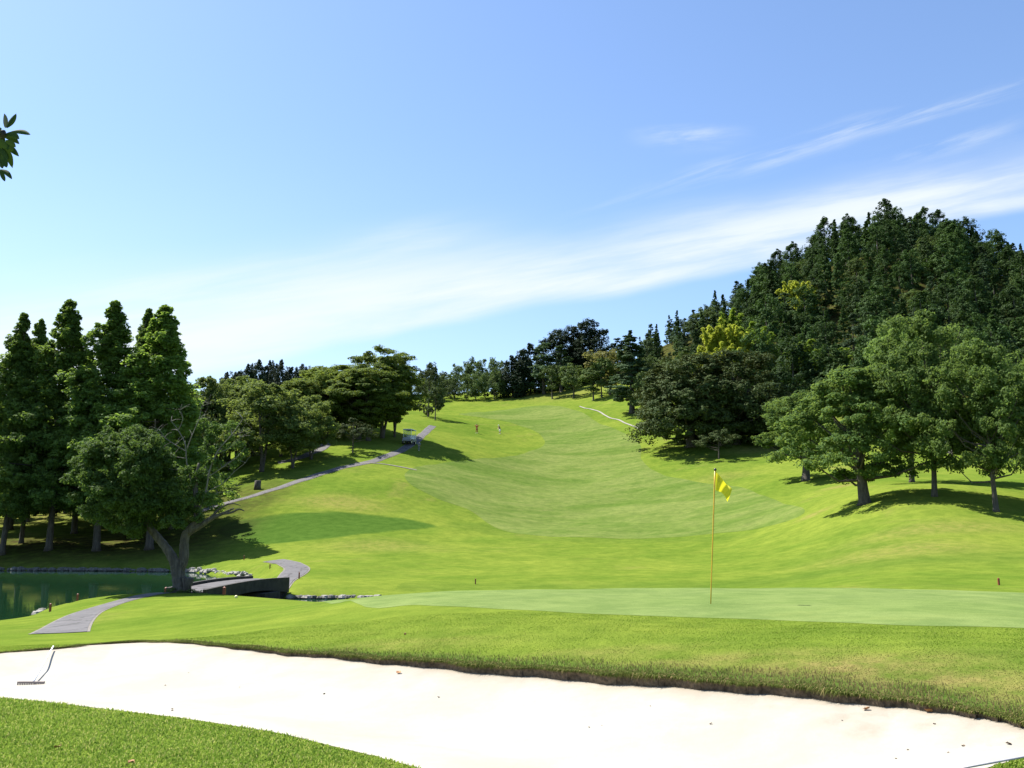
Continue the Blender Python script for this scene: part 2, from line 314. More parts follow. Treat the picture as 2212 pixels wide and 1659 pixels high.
# ---------------------------------------------------------------- terrain
ZW = CH - 3.4                                   # water level
Kh = cp - ((CV - 1140) / F) * sp
TAB = {
 -900: [(1, -1.7), (5, -1.75), (10, -1.9), (20, -2.5), (29, -3.1), (75, -3.3), (85, -1.5), (120, 1090), (300, 960), (1000, 1000), (3000, 1080)],
 0: [(1, -1.7), (5, -1.72), (8.6, 1511), (12, 1413), (15, 1392), (18, 1378), (21, 1369), (25, 1355), (28, 1347), (31, -3.3), (73, -3.4), (75.5, 1208), (80, 1185), (90, 1155), (110, 1112), (140, 1070), (300, 960), (1000, 990), (3000, 1080)],
 200: [(1, -1.7), (5, -1.70), (8.3, 1530), (12, 1399), (15, 1386), (20, 1371), (23, 1350), (27, 1322), (33, 1297), (38, 1279), (41, -3.3), (71, -3.4), (74, 1208), (79, 1185), (90, 1150), (110, 1106), (140, 1060), (300, 940), (1000, 975), (3000, 1080)],
 430: [(1, -1.7), (5, -1.68), (7.7, 1560), (11.5, 1399), (15, 1374), (20, 1343), (26, 1312), (32, 1287), (36.5, 1274), (41, -3.2), (66, -3.4), (70, 1225), (76, 1195), (84, 1160), (92, 1120), (98, 1090), (108, 1055), (125, 1010), (150, 975), (200, 930), (300, 885), (1000, 930), (3000, 1060)],
 600: [(1, -1.7), (5, -1.65), (7, 1590), (10.8, 1416), (15, 1348), (20, 1314), (26, 1297), (32, 1289), (36.5, -2.9), (40, -3.35), (43, -3.1), (46, 1247), (55, 1222), (62, 1207), (69, 1196), (76, 1170), (84, 1130), (92, 1080), (98, 1050), (107, 1020), (122, 985), (140, 955), (200, 900), (300, 862), (1000, 900), (3000, 1060)],
 800: [(1, -1.7), (5, -1.62), (6.5, -1.6), (10, 1432), (13.5, 1348), (17.5, 1302), (21, 1286), (24, -2.0), (33, -2.9), (38, -3.3), (43, -3.4), (46, 1268), (53, 1250), (62, 1222), (72, 1190), (82, 1148), (91, 1105), (100, 1055), (108, 1018), (116, 994), (126, 965), (137, 942), (152, 915), (172, 896), (250, 868), (400, 850), (3000, 1060)],
 950: [(1, -1.7), (5, -1.6), (6.3, -1.57), (9.6, 1441), (13, 1338), (17, 1294), (21.3, 1278), (24, -1.95), (33, -2.9), (42, -3.35), (48, 1263), (60, 1228), (72, 1192), (83, 1155), (94, 1110), (105, 1060), (116, 1014), (128, 982), (142, 953), (157, 930), (178, 908), (203, 896), (235, 890), (250, 882), (262, 862), (300, 852), (400, 858), (3000, 1060)],
 1106: [(1, -1.7), (5, -1.6), (6, -1.55), (9.3, 1447), (12, 1350), (14.4, 1315), (18, 1287), (21.8, 1271), (24.5, -1.95), (33, -2.8), (42, -3.3), (49, 1259), (60, 1228), (75, 1190), (86, 1162), (100, 1122), (115, 1077), (130, 1038), (150, 995), (170, 961), (187, 934), (205, 908), (225, 889), (247, 882), (262, 858), (300, 845), (400, 850), (3000, 1060)],
 1250: [(1, -1.7), (5, -1.58), (8.8, 1459), (12, 1346), (14, 1322), (18, 1288), (21.8, 1271), (24.5, -1.95), (33, -2.8), (42, -3.2), (49, 1259), (60, 1228), (75, 1190), (86, 1162), (100, 1125), (115, 1085), (130, 1048), (150, 1002), (170, 963), (190, 925), (210, 896), (230, 874), (255, 853), (280, 838), (330, 842), (500, 880), (3000, 1060)],
 1400: [(1, -1.7), (5, -1.56), (8.4, 1470), (11, 1365), (13.6, 1329), (18, 1290), (21.8, 1270), (24.5, -1.9), (34, -2.8), (42, -3.1), (49, 1259), (60, 1230), (75, 1193), (88, 1155), (100, 1120), (115, 1072), (130, 1025), (145, 985), (160, 950), (175, 915), (190, 890), (210, 862), (240, 828), (275, 782), (310, 762), (350, 765), (500, 820), (3000, 1060)],
 1550: [(1, -1.7), (5, -1.54), (8, 1480), (10, 1390), (13, 1335), (15, 1304), (18, 1286), (21.8, 1269), (24.5, -1.9), (34, -2.8), (42, -3.0), (49, 1258), (60, 1228), (73, 1190), (84, 1152), (96, 1108), (110, 1056), (124, 1010), (137, 975), (148, 950), (163, 925), (178, 890), (200, 845), (230, 785), (262, 722), (292, 702), (330, 705), (450, 790), (3000, 1060)],
 1700: [(1, -1.7), (5, -1.52), (7.7, 1490), (10, 1380), (12.5, 1341), (15, 1303), (18, 1284), (21.8, 1268), (24.5, -1.8), (34, -2.7), (42, -2.9), (48, 1256), (58, 1216), (68, 1180), (77, 1140), (87, 1098), (98, 1064), (110, 1034), (132, 984), (145, 955), (160, 915), (180, 850), (210, 755), (240, 680), (265, 636), (300, 630), (450, 740), (3000, 1060)],
 1850: [(1, -1.7), (5, -1.50), (7.3, 1507), (9, 1405), (11.7, 1346), (14, 1312), (18, 1283), (21.2, 1270), (24, -1.8), (30, -2.3), (37, 1256), (46, 1226), (56, 1187), (63, 1143), (69, 1096), (75, 1062), (82, 1043), (95, 1022), (115, 992), (130, 972), (145, 930), (170, 840), (200, 725), (230, 618), (255, 562), (290, 552), (450, 700), (3000, 1060)],
 2000: [(1, -1.7), (5, -1.48), (7, 1522), (9, 1395), (11, 1350), (14, 1312), (17, 1289), (20.3, 1273), (24, -1.75), (30, -2.15), (36, 1258), (45, 1218), (54, 1160), (60, 1105), (65, 1068), (70, 1045), (76, 1040), (90, 1035), (110, 1008), (128, 985), (145, 935), (170, 830), (200, 705), (230, 580), (255, 515), (275, 500), (320, 530), (450, 670), (3000, 1060)],
 2212: [(1, -1.7), (5, -1.46), (6.5, 1562), (8.5, 1400), (10.6, 1357), (14, 1318), (17, 1297), (19.5, 1281), (24, -1.85), (30, -2.15), (36, 1258), (45, 1215), (54, 1165), (60, 1125), (66, 1092), (72, 1068), (80, 1050), (92, 1035), (110, 1010), (128, 985), (145, 940), (170, 845), (200, 740), (230, 655), (255, 612), (275, 606), (320, 640), (450, 720), (3000, 1060)],
 3000: [(1, -1.7), (5, -1.5), (8, -1.5), (20, -1.9), (36, -2.3), (60, 1120), (90, 1040), (130, 985), (180, 850), (230, 720), (275, 680), (450, 780), (3000, 1060)],
}
def pchip(x, y, xq):
    x = np.asarray(x, float); y = np.asarray(y, float); h = np.diff(x); dl = np.diff(y) / h
    d = np.zeros_like(y); d[0] = dl[0]; d[-1] = dl[-1]
    w1 = 2 * h[1:] + h[:-1]; w2 = h[1:] + 2 * h[:-1]
    same = dl[:-1] * dl[1:] > 0
    with np.errstate(divide='ignore', invalid='ignore'):
        hm = (w1 + w2) / (w1 / dl[:-1] + w2 / dl[1:])
    d[1:-1] = np.where(same, hm, 0.0)
    xq = np.clip(xq, x[0], x[-1]); i = np.clip(np.searchsorted(x, xq) - 1, 0, len(x) - 2)
    t = (xq - x[i]) / h[i]; H = h[i]
    return ((1 + 2 * t) * (1 - t) ** 2 * y[i] + t * (1 - t) ** 2 * H * d[i] + t * t * (3 - 2 * t) * y[i + 1] + t * t * (t - 1) * H * d[i + 1])
NR, NC = 420, 261
LR = np.linspace(0, math.log(3000), NR)
us = sorted(TAB); cols = []
for u in us:
    dd = [p[0] for p in TAB[u]]; ee = [(p[1] / p[0] if p[1] < 0 else el(p[1])) for p in TAB[u]]
    # interpolate height in a compressed scale so that near and far stay smooth
    cols.append(pchip(np.log(dd), ee, LR))
cols = np.array(cols).T                                       # NR x ncol
sS = np.array([(u - CU) / F / Kh for u in us]); SG = np.linspace(sS[0], sS[-1], NC)
G = np.array([pchip(sS, cols[i], SG) for i in range(NR)])
def blur(a, k, ax):
    ker = np.exp(-0.5 * (np.arange(-3 * k, 3 * k + 1) / k) ** 2); ker /= ker.sum()
    pad = [(0, 0), (0, 0)]; pad[ax] = (3 * k, 3 * k); ap = np.pad(a, pad, mode='edge')
    return np.apply_along_axis(lambda r: np.convolve(r, ker, 'valid'), ax, ap)
Gb = blur(blur(G, 2, 0), 7, 1)
G = Gb
def lookup(s, l):
    fi = np.clip((l - LR[0]) / (LR[1] - LR[0]), 0, NR - 1.001); fj = np.clip((s - SG[0]) / (SG[1] - SG[0]), 0, NC - 1.001)
    i = fi.astype(int); j = fj.astype(int); a_ = fi - i; b_ = fj - j
    def wts(t): return [-0.5 * t + t * t - 0.5 * t ** 3, 1 - 2.5 * t * t + 1.5 * t ** 3, 0.5 * t + 2 * t * t - 1.5 * t ** 3, -0.5 * t * t + 0.5 * t ** 3]
    wa, wb = wts(a_), wts(b_); r = 0
    for m in range(4):
        ii = np.clip(i + m - 1, 0, NR - 1)
        for n in range(4):
            r = r + wa[m] * wb[n] * G[ii, np.clip(j + n - 1, 0, NC - 1)]
    return r
def sdist(P, x, y, want_near=False):
    """signed distance to a closed polygon, positive inside"""
    P = np.asarray(P, float); x = np.asarray(x, float); y = np.asarray(y, float)
    best = np.full(x.shape, 1e18); nx = np.zeros_like(x); ny = np.zeros_like(x); ins = np.zeros(x.shape, bool); bi = np.zeros(x.shape, int)
    for k in range(len(P)):
        ax, ay = P[k]; bx, by = P[(k + 1) % len(P)]
        dx, dy = bx - ax, by - ay; L2 = dx * dx + dy * dy + 1e-12
        t = np.clip(((x - ax) * dx + (y - ay) * dy) / L2, 0, 1); qx, qy = ax + t * dx, ay + t * dy
        d = (x - qx) ** 2 + (y - qy) ** 2; m = d < best
        best = np.where(m, d, best); nx = np.where(m, qx, nx); ny = np.where(m, qy, ny); bi = np.where(m, k, bi)
        c = ((ay > y) != (by > y)) & (x < (bx - ax) * (y - ay) / (by - ay + 1e-15) + ax); ins ^= c
    d = np.sqrt(best) * np.where(ins, 1, -1)
    return (d, nx, ny, bi) if want_near else d
def smooth_poly(P, n=6, closed=True):
    P = np.asarray(P, float); N = len(P); out = []
    for i in range(N if closed else N - 1):
        if closed: p0, p1, p2, p3 = P[(i - 1) % N], P[i], P[(i + 1) % N], P[(i + 2) % N]
        else: p0, p1, p2, p3 = P[max(i - 1, 0)], P[i], P[i + 1], P[min(i + 2, N - 1)]
        for t in np.linspace(0, 1, n, endpoint=False):
            out.append(0.5 * ((2 * p1) + (-p0 + p2) * t + (2 * p0 - 5 * p1 + 4 * p2 - p3) * t * t + (-p0 + 3 * p1 - 3 * p2 + p3) * t ** 3))
    if not closed: out.append(P[-1])
    return np.array(out)
def sstep(x, a, b):
    t = np.clip((x - a) / (b - a), 0, 1); return t * t * (3 - 2 * t)
POND = None; BUMPS = []
def T(x, y):
    x = np.asarray(x, float); y = np.asarray(y, float); r = np.hypot(x, y) + 1e-6; ph = np.arctan2(x, y)
    pc = np.clip(ph, -R(43), R(43)); D = np.maximum(r * np.cos(pc), 1.0); s = np.tan(pc)
    e = lookup(s, np.log(D)); z = D * e + CH
    k = sstep(np.abs(ph), R(50), R(120)); z = z * (1 - k) + np.minimum(z, 0.0) * k * 0.5
    far = sstep(D, 50, 90)
    z = z + far * (0.16 * np.sin(x * .21 + .5) * np.sin(y * .17 + x * .05) + 0.10 * np.sin(x * .43 + 1.7 + y * .11) * np.sin(y * .37 + .3) + .05 * np.sin(x * .9 + y * .23) * np.sin(y * .8 + 2))
    near = sstep(D, 3, 8) * (1 - sstep(D, 20, 26))
    z = z + near * (0.012 * np.sin(x * 1.3 + .4) * np.sin(y * 1.1) + 0.006 * np.sin(x * 3.1) * np.sin(y * 2.7 + 1))
    for (bx, by, rx, ry, ang, h) in BUMPS:
        c, q = math.cos(ang), math.sin(ang); dx, dy = x - bx, y - by
        z = z + h * np.exp(-(((c * dx + q * dy) / rx) ** 2 + ((-q * dx + c * dy) / ry) ** 2))
    if POND is not None:
        m = (r > 24) & (r < 110)
        if np.any(m):
            zz = z[m] if z.ndim else z; sd = sdist(POND, x[m], y[m]) if z.ndim else sdist(POND, x, y)
            tgt = ZW + 0.05 - np.clip(sd, -0.3, 1.2) * 0.7
            kk = 1 - sstep(-sd, 0.15, 1.3); zz = zz * (1 - kk) + np.minimum(tgt, ZW + 0.25) * kk
            zz = np.where(sd < -0.15, np.maximum(zz, ZW + 0.06), zz)
            if z.ndim: z[m] = zz
            else: z = zz
    return z
def UD(u, d, v=None):
    """ground point in column u at distance d"""
    x = (u - CU) / F / Kh * d
    for _ in range(2):
        z = float(T(np.array([x]), np.array([d]))[0]); b = math.tan(math.atan((z - CH) / d) - PITCH); x = (u - CU) / F * d / (cp - b * sp)
    return (x, d, z)
def W(u, v, d):
    a_ = (u - CU) / F; b = (CV - v) / F; yy = cp - b * sp
    return (a_ / yy * d, d, CH + (sp + b * cp) / yy * d)
def at(u, v, dmin=4.0, dmax=600.0):
    """first point of the ground along the ray through u, v beyond dmin"""
    a_ = (u - CU) / F; b = (CV - v) / F; yy = cp - b * sp
    d = np.exp(np.linspace(math.log(dmin), math.log(dmax), 2500)); x = a_ / yy * d; zr = CH + (sp + b * cp) / yy * d
    below = zr <= T(x, d); i = int(np.argmax(below)) if below.any() else len(d) - 1
    lo, hi = d[max(i - 1, 0)], d[i]
    for _ in range(12):
        mid = (lo + hi) / 2; zt = float(T(np.array([a_ / yy * mid]), np.array([mid]))[0])
        if CH + (sp + b * cp) / yy * mid <= zt: hi = mid
        else: lo = mid
    return (a_ / yy * hi, hi, float(T(np.array([a_ / yy * hi]), np.array([hi]))[0]))
pu = lambda u, d: ((u - CU) / F / Kh * d, d)
pond_pts = [(-900, 28), (-300, 29.5), (0, 31), (70, 33), (108, 36), (160, 38.6), (250, 39.6), (370, 39.6), (480, 38.8), (600, 38.3), (700, 38.6), (830, 39.6), (1000, 41), (1025, 42), (1000, 43), (830, 43.4), (700, 43.6), (625, 43.8), (592, 46), (566, 52), (546, 60), (480, 64), (420, 69), (300, 71), (0, 72.5), (-500, 74), (-1100, 75)]
BUMPS.append((*pu(600, 58), 6, 4.5, 0, 0.25))
POND = smooth_poly([pu(*p) for p in pond_pts], 5)

# ---------------------------------------------------------------- zones
lip = [(-260, 1452), (-120, 1425), (0, 1410), (60, 1405), (130, 1399), (200, 1391), (300, 1385), (380, 1386), (470, 1393), (560, 1402), (640, 1409), (740, 1416), (850, 1424), (1000, 1435), (1150, 1445), (1300, 1455), (1450, 1466), (1600, 1477), (1750, 1490), (1900, 1508), (2050, 1528), (2150, 1547), (2212, 1561), (2300, 1588)]
nearb = [(2290, 1620), (2212, 1638), (2132, 1660), (1950, 1730), (1600, 1800), (1300, 1790), (1080, 1715), (905, 1660), (800, 1632), (700, 1608), (560, 1577), (400, 1553), (200, 1529), (0, 1508), (-150, 1492), (-270, 1475)]
BUNKER = smooth_poly([at(u, v, 2.5)[:2] for u, v in lip + nearb], 5)
NLIP = len(lip) * 5
BUNKER[:NLIP] += np.stack([0 * np.arange(NLIP), 0.035 * np.sin(np.arange(NLIP) * 1.9) + 0.03 * np.sin(np.arange(NLIP) * .73)], 1)
gnear = [(690, 1293), (760, 1299), (900, 1307), (1106, 1317), (1300, 1327), (1500, 1334), (1700, 1341), (1900, 1349), (2050, 1353), (2212, 1357), (2500, 1372)]
gfar = [(2700, 16), (2500, 18), (2212, 19.8), (2000, 20.6), (1700, 21.7), (1400, 21.9), (1106, 21.9), (950, 21.4), (800, 20.9), (700, 19.8)]
GREEN = smooth_poly([at(u, v, 8)[:2] for u, v in gnear] + [UD(u, d)[:2] for u, d in gfar], 5)
fw = [(1055, 1131), (1085, 1145), (1160, 1157), (1300, 1162), (1500, 1157), (1630, 1143), (1700, 1126), (1738, 1107), (1722, 1094), (1670, 1078), (1600, 1052), (1500, 1040), (1420, 1020), (1385, 992), (1383, 960), (1340, 932), (1290, 912), (1250, 888), (1190, 876), (1100, 884), (1030, 890), (990, 895), (1060, 905), (1130, 922), (1170, 942), (1174, 962), (1130, 980), (1060, 990), (1000, 996), (930, 1004), (880, 1018), (880, 1040), (930, 1070), (1010, 1100)]
FAIR = smooth_poly([at(u, v, 45)[:2] for u, v in fw], 4)

def cut(name, P, off, mat, step, zf=None, inv=False, grid=None):
    """a sheet of ground inside (or outside) the outline P; its edge follows the outline"""
    P = np.asarray(P)
    if grid is None:
        r = np.hypot(P[:, 0], P[:, 1]); ph = np.arctan2(P[:, 0], P[:, 1])
        cphi = np.arange(ph.min() - step[0], ph.max() + 2 * step[0], step[0]); rr = np.exp(np.arange(math.log(r.min()) - step[1], math.log(r.max()) + 2 * step[1], step[1]))
    else: cphi, rr = grid
    PH, RR = np.meshgrid(cphi, rr); x = (RR * np.sin(PH)).ravel(); y = (RR * np.cos(PH)).ravel()
    n, m = PH.shape; i = np.arange(n - 1)[:, None] * m; j = np.arange(m - 1)[None]
    Q = np.stack([i + j, i + j + 1, i + m + j + 1, i + m + j], -1).reshape(-1, 4)
    if inv:
        near = (np.abs(x) < 25) & (y > 0) & (y < 20); d = np.full(x.shape, -9.0); nx = x.copy(); ny = y.copy()
        d[near], nx[near], ny[near], _ = sdist(P, x[near], y[near], True); d = -d
    else: d, nx, ny, _ = sdist(P, x, y, True)
    keep = (d[Q] > 0).any(1); Q = Q[keep]; out = d <= 0
    x = np.where(out, nx, x); y = np.where(out, ny, y)
    used = np.unique(Q); mp = np.full(len(x), -1); mp[used] = np.arange(len(used)); Q = mp[Q]; x, y, d = x[used], y[used], np.maximum(d[used], 0)
    z = (T(x, y) + np.minimum(off, off * .25 + off * .75 * np.clip(d / (off * 20 + 1e-9), 0, 1))) if zf is None else zf(x, y, d)
    V = np.stack([x, y, z], 1)
    area = np.abs((V[Q[:, 2], 0] - V[Q[:, 0], 0]) * (V[Q[:, 3], 1] - V[Q[:, 1], 1]) - (V[Q[:, 3], 0] - V[Q[:, 1], 0]) * (V[Q[:, 2], 1] - V[Q[:, 0], 1]))
    Q = Q[area > 1e-7]
    me = mesh_np(name, V, Q[:, ::-1], None, [mat], None, True)
    o = link(name, me); return o, V

phis = np.concatenate([np.linspace(-math.pi, -R(40), 60, endpoint=False), np.linspace(-R(40), -R(33), 40, endpoint=False), np.arange(-R(33), R(33), R(0.13)), np.linspace(R(33), R(40), 40, endpoint=False), np.linspace(R(40), math.pi, 61)])
rs = np.concatenate([np.exp(np.linspace(math.log(0.3), math.log(5), 30, endpoint=False)), np.exp(np.arange(math.log(5), math.log(420), 0.0075)), np.exp(np.linspace(math.log(420), math.log(4500), 40))])
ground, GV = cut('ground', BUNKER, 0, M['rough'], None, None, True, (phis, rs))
tag(ground, 'rolling bright green golf course turf and the hills beyond', None, None, 'structure')
def blob(x, y, lst):
    o = np.zeros(len(x))
    for (cx, cy, rx, ry, k) in lst: o = np.maximum(o, k * np.exp(-(((x - cx) / rx) ** 2 + ((y - cy) / ry) ** 2) ** 1.2))
    return o
x_, y_ = GV[:, 0], GV[:, 1]
def pb(u, v, wx, wy, k, dmin=6):
    p = at(u, v, dmin); return (p[0], p[1], wx, wy, k)
DRY = [pb(1750, 1450, 1.5, .5, 1), pb(1950, 1480, 1.2, .45, .95), pb(2120, 1510, 1.3, .35, .8), pb(1500, 1430, 1.6, .35, .6), pb(1280, 1410, 1.2, .3, .4), pb(880, 1395, 1.2, .5, .35)]
dry = blob(x_, y_, DRY + [pb(1750, 1463, 1.5, .5, 1), pb(1900, 1478, 1.2, .45, .9), pb(2080, 1500, 1.3, .35, .8), pb(1500, 1435, 1.6, .35, .55), pb(1280, 1420, 1.2, .3, .35), pb(800, 1395, 1.0, .5, .35),
    pb(730, 1085, 5, 3, .6, 50), pb(1820, 1050, 2.2, 1.6, .8, 50), pb(1940, 1190, 5, 3, .5, 30), pb(1800, 1010, 3, 2.5, .6, 80), pb(1240, 850, 12, 12, .5, 150), pb(1560, 1030, 5, 3, .35, 80),
    pb(1180, 850, 10, 12, .55, 200), pb(820, 1180, 5, 4, .4, 50), pb(60, 1120, 6, 8, .8, 76), pb(150, 1350, .8, 2, .3, 12), pb(1640, 970, 5, 3, .7, 100), pb(2020, 1140, 6, 2, .45, 30), pb(1760, 1110, 1.5, 1, .8, 60)])
bd = sdist(BUNKER, x_, y_); nr = (np.hypot(x_, y_) < 16)
lipz = np.where(nr & (y_ > 5) & (bd < .02) & (y_ > np.interp(x_, [-5, -3, 0, 3], [10, 9, 7.3, 5.8])), np.exp(-np.maximum(-bd - np.interp(x_, [-7, -3, -1, 3, 4], [.02, .1, .3, .4, .3]), 0) / .12), 0); dry = np.maximum(dry, lipz * .5)
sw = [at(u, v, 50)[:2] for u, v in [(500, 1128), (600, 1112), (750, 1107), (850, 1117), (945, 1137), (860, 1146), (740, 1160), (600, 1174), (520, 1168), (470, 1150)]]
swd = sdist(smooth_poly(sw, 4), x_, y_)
dark_green = np.clip(sstep(swd, -0.25, 0.35) * 1.0, 0, 1)  # sharp-edged lens of darker green put into the turf colour on the slope
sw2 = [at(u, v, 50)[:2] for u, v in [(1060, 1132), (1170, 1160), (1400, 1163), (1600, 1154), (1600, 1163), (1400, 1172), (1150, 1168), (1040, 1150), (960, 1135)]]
dark_green = np.maximum(dark_green, sstep(sdist(smooth_poly(sw2, 4), x_, y_), -0.8, 0.8) * 0.3)
dark_green = np.maximum(dark_green, lipz * .8); rim = (y_ > 44) & (y_ < 54) & (x_ > -6); dark_green = np.maximum(dark_green, np.where(rim, 0.35 * np.exp(-((y_ - 47) / 2.5) ** 2), 0))
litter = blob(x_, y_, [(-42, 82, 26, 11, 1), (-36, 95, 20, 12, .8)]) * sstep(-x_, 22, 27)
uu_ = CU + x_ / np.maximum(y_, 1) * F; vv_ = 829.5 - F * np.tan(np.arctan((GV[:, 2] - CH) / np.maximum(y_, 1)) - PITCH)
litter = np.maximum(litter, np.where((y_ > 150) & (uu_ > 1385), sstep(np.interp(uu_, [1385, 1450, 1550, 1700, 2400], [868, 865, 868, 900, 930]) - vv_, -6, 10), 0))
for nm, arr in (('dry', dry), ('dark_green', dark_green), ('litter', litter)):
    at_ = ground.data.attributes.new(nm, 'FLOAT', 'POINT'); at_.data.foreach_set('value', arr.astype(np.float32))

m, t, b = newmat('sand')
g = t.new('ShaderNodeNewGeometry').outputs['Position']
n = t.noise(g, 0.9, 6, 0.65, 0.5); nf = t.noise(g, 9, 6, 0.75)
c = t.mix(t.ss(n, 0.3, 0.7), (0.312, 0.288, 0.238), (0.355, 0.337, 0.290)); c = t.mix(t.ss(nf, 0.3, 0.8, 0, 0.35), c, (0.31, 0.28, 0.22))
c = t.mix(t.m('MULTIPLY', t.new('ShaderNodeAttribute', attribute_name='soil').outputs['Fac'], t.ss(t.noise(g, 3.5, 5, .7), .25, .65, .35, 1)), c, (0.245, 0.205, 0.150))
t.l.new(c, b.inputs['Base Color']); b.inputs['Roughness'].default_value = 0.9; b.inputs['Specular IOR Level'].default_value = 0.2
bn = t.new('ShaderNodeBump'); bn.inputs['Strength'].default_value = 0.22; bn.inputs['Distance'].default_value = 0.03
t.l.new(t.m('ADD', nf, t.noise(g, 2.5, 4)), bn.inputs['Height']); t.l.new(bn.outputs[0], b.inputs['Normal']); M['sand'] = m
def lipdrop(x, y):
    _, nx, ny, bi = sdist(BUNKER, x, y, True)
    fl = (bi < NLIP).astype(float)
    s = nx
    h = np.interp(s, [-6, -4.5, -3, -1, 0.3, 2, 3.2, 3.9], [.014, .024, .034, .058, .085, .080, .060, .035])
    return np.where(fl > 0, h, 0.012)
def zsand(x, y, d):
    h = lipdrop(x, y)
    h = .012 + (h - .012) * (1 - sstep(d, .15, 1.0))
    return T(x, y) - h - 0.20 * sstep(d, 0.0, 1.3) + 0.01 * np.sin(x * 2.1 + y) * np.sin(y * 3)
sand, _ = cut('sand_bunker', BUNKER, 0, M['sand'], (R(0.16), 0.008), zsand)
_sv = np.zeros(len(sand.data.vertices) * 3, np.float32); sand.data.vertices.foreach_get('co', _sv); _sv = _sv.reshape(-1, 3); _d, _, _, _b = sdist(BUNKER, _sv[:, 0], _sv[:, 1], True)
_so = np.where(_b < NLIP, np.exp(-np.maximum(_d, 0) / .28), 0) * .9
_so = np.maximum(_so, blob(_sv[:, 0], _sv[:, 1], [pb(1860, 1540, .22, .18, .8, 4), pb(1860, 1525, .4, .15, .9, 4), pb(2000, 1545, .15, .1, .7, 4)]))
_a = sand.data.attributes.new('soil', 'FLOAT', 'POINT'); _a.data.foreach_set('value', _so.astype(np.float32))
tag(sand, 'long curved bunker of pale raked sand in the foreground', None, None, 'structure')
# earth face of the lip
Pb = smooth_poly(BUNKER, 4); zt = T(Pb[:, 0], Pb[:, 1]); zb = zsand(Pb[:, 0], Pb[:, 1], np.zeros(len(Pb)))
N = len(Pb); jig = rng.normal(size=N) * 0.012
Vt = np.stack([Pb[:, 0], Pb[:, 1], zt + 0.004], 1); Vb = np.stack([Pb[:, 0], Pb[:, 1] + 0.01 + jig, zb - 0.03], 1)
i = np.arange(N); Q = np.stack([i, (i + 1) % N, (i + 1) % N + N, i + N], 1)
tag(link('bunker_lip', mesh_np('bunker_lip', np.vstack([Vt, Vb]), Q, None, [M['dirt']])), 'thin dark earth face cut below the turf along the bunker', None, None, 'structure')

gr, _ = cut('putting_green', GREEN, 0.012, M['green'], (R(0.25), 0.008)); tag(gr, 'smooth pale putting green around the flagstick', kind='structure')
fy, _ = cut('fairway', FAIR, 0.035, M['fairway'], (R(0.15), 0.006)); tag(fy, 'closely mown paler fairway climbing away between the trees', kind='structure')

def ribbon(name, pts, width, off, mat, n=10, label=None):
    P = smooth_poly(pts, n, False); Tn = np.gradient(P, axis=0); Tn /= np.linalg.norm(Tn, axis=1)[:, None]; Nn = np.stack([-Tn[:, 1], Tn[:, 0]], 1)
    ks = np.linspace(-0.5, 0.5, 9); V = (P[:, None] + ks[None, :, None] * (np.asarray(width) * np.ones(len(P)))[:, None, None] * Nn[:, None]).reshape(-1, 2)
    z = T(V[:, 0], V[:, 1]) + off; m_ = len(P); i = np.arange(m_ - 1)[:, None] * 9; j = np.arange(8)[None]
    Q = np.stack([i + j, i + j + 1, i + 10 + j, i + 9 + j], -1).reshape(-1, 4)
    o = link(name, mesh_np(name, np.column_stack([V, z]), Q[:, ::-1], None, [mat], None, True)); tag(o, label, kind='structure'); return o, P
A2 = lambda l, dm=45: [at(u, v, dm)[:2] for u, v in l]
# path: from the tree foot to the near left patch
near_path = [UD(u, d)[:2] for u, d in [(452, 37.4), (405, 37.2), (360, 36), (300, 33.4), (248, 31), (210, 28.8), (178, 26.5), (150, 23.6), (128, 20.2)]]
ribbon('cart_path_edge', near_path, np.interp(np.linspace(0, 1, 81), [0, .45, .75, 1], [1.3, .9, 1.05, 1.25]), 0.008, M['kerb'], label='pale edge of the cart path below the big tree'); ribbon('cart_path', near_path, np.interp(np.linspace(0, 1, 81), [0, .45, .75, 1], [1.1, .78, .92, 1.12]), 0.014, M['asphalt'], label='grey cart path running to the bridge past the big tree')
bend = [(-12.0, 44.3)] + A2([(632, 1240), (641, 1228), (628, 1219), (608, 1214), (590, 1211)])
ribbon('cart_path_edge', bend, 1.6, 0.02, M['kerb'], label='pale edge of the path bend beyond the bridge'); ribbon('cart_path', bend, 1.4, 0.035, M['asphalt'], label='grey cart path bending left beyond the bridge')
pth = A2([(430, 1105), (500, 1084), (560, 1067), (640, 1041), (700, 1022), (760, 1006), (800, 998), (845, 982), (880, 965), (905, 947), (928, 926), (935, 920)], 70)
ribbon('cart_path_edge', pth, 1.35, 0.03, M['kerb'], label='pale edge of the long cart path up the course'); ribbon('cart_path', pth, 1.1, 0.05, M['asphalt'], label='grey cart path climbing beside the fairway to the golf cart')
pth2 = A2([(600, 1000), (640, 992), (675, 978), (700, 965), (708, 952), (695, 945), (685, 935)], 90)
ribbon('cart_path', pth2, 1.7, 0.05, M['asphalt'], label='grey side path curving behind the trees')
ribbon('path', A2([(768, 1001), (820, 1002), (860, 1008), (900, 1016)], 80), 0.4, 0.055, M['kerb'], label='narrow pale footpath leading from the cart path onto the fairway')
ribbon('drainage_channel', A2([(1252, 878), (1275, 884), (1300, 893), (1315, 902), (1340, 909), (1360, 918), (1380, 926)], 120), 0.4, 0.09, M['pale_concrete'], label='white concrete drain channel running down beside the fairway')

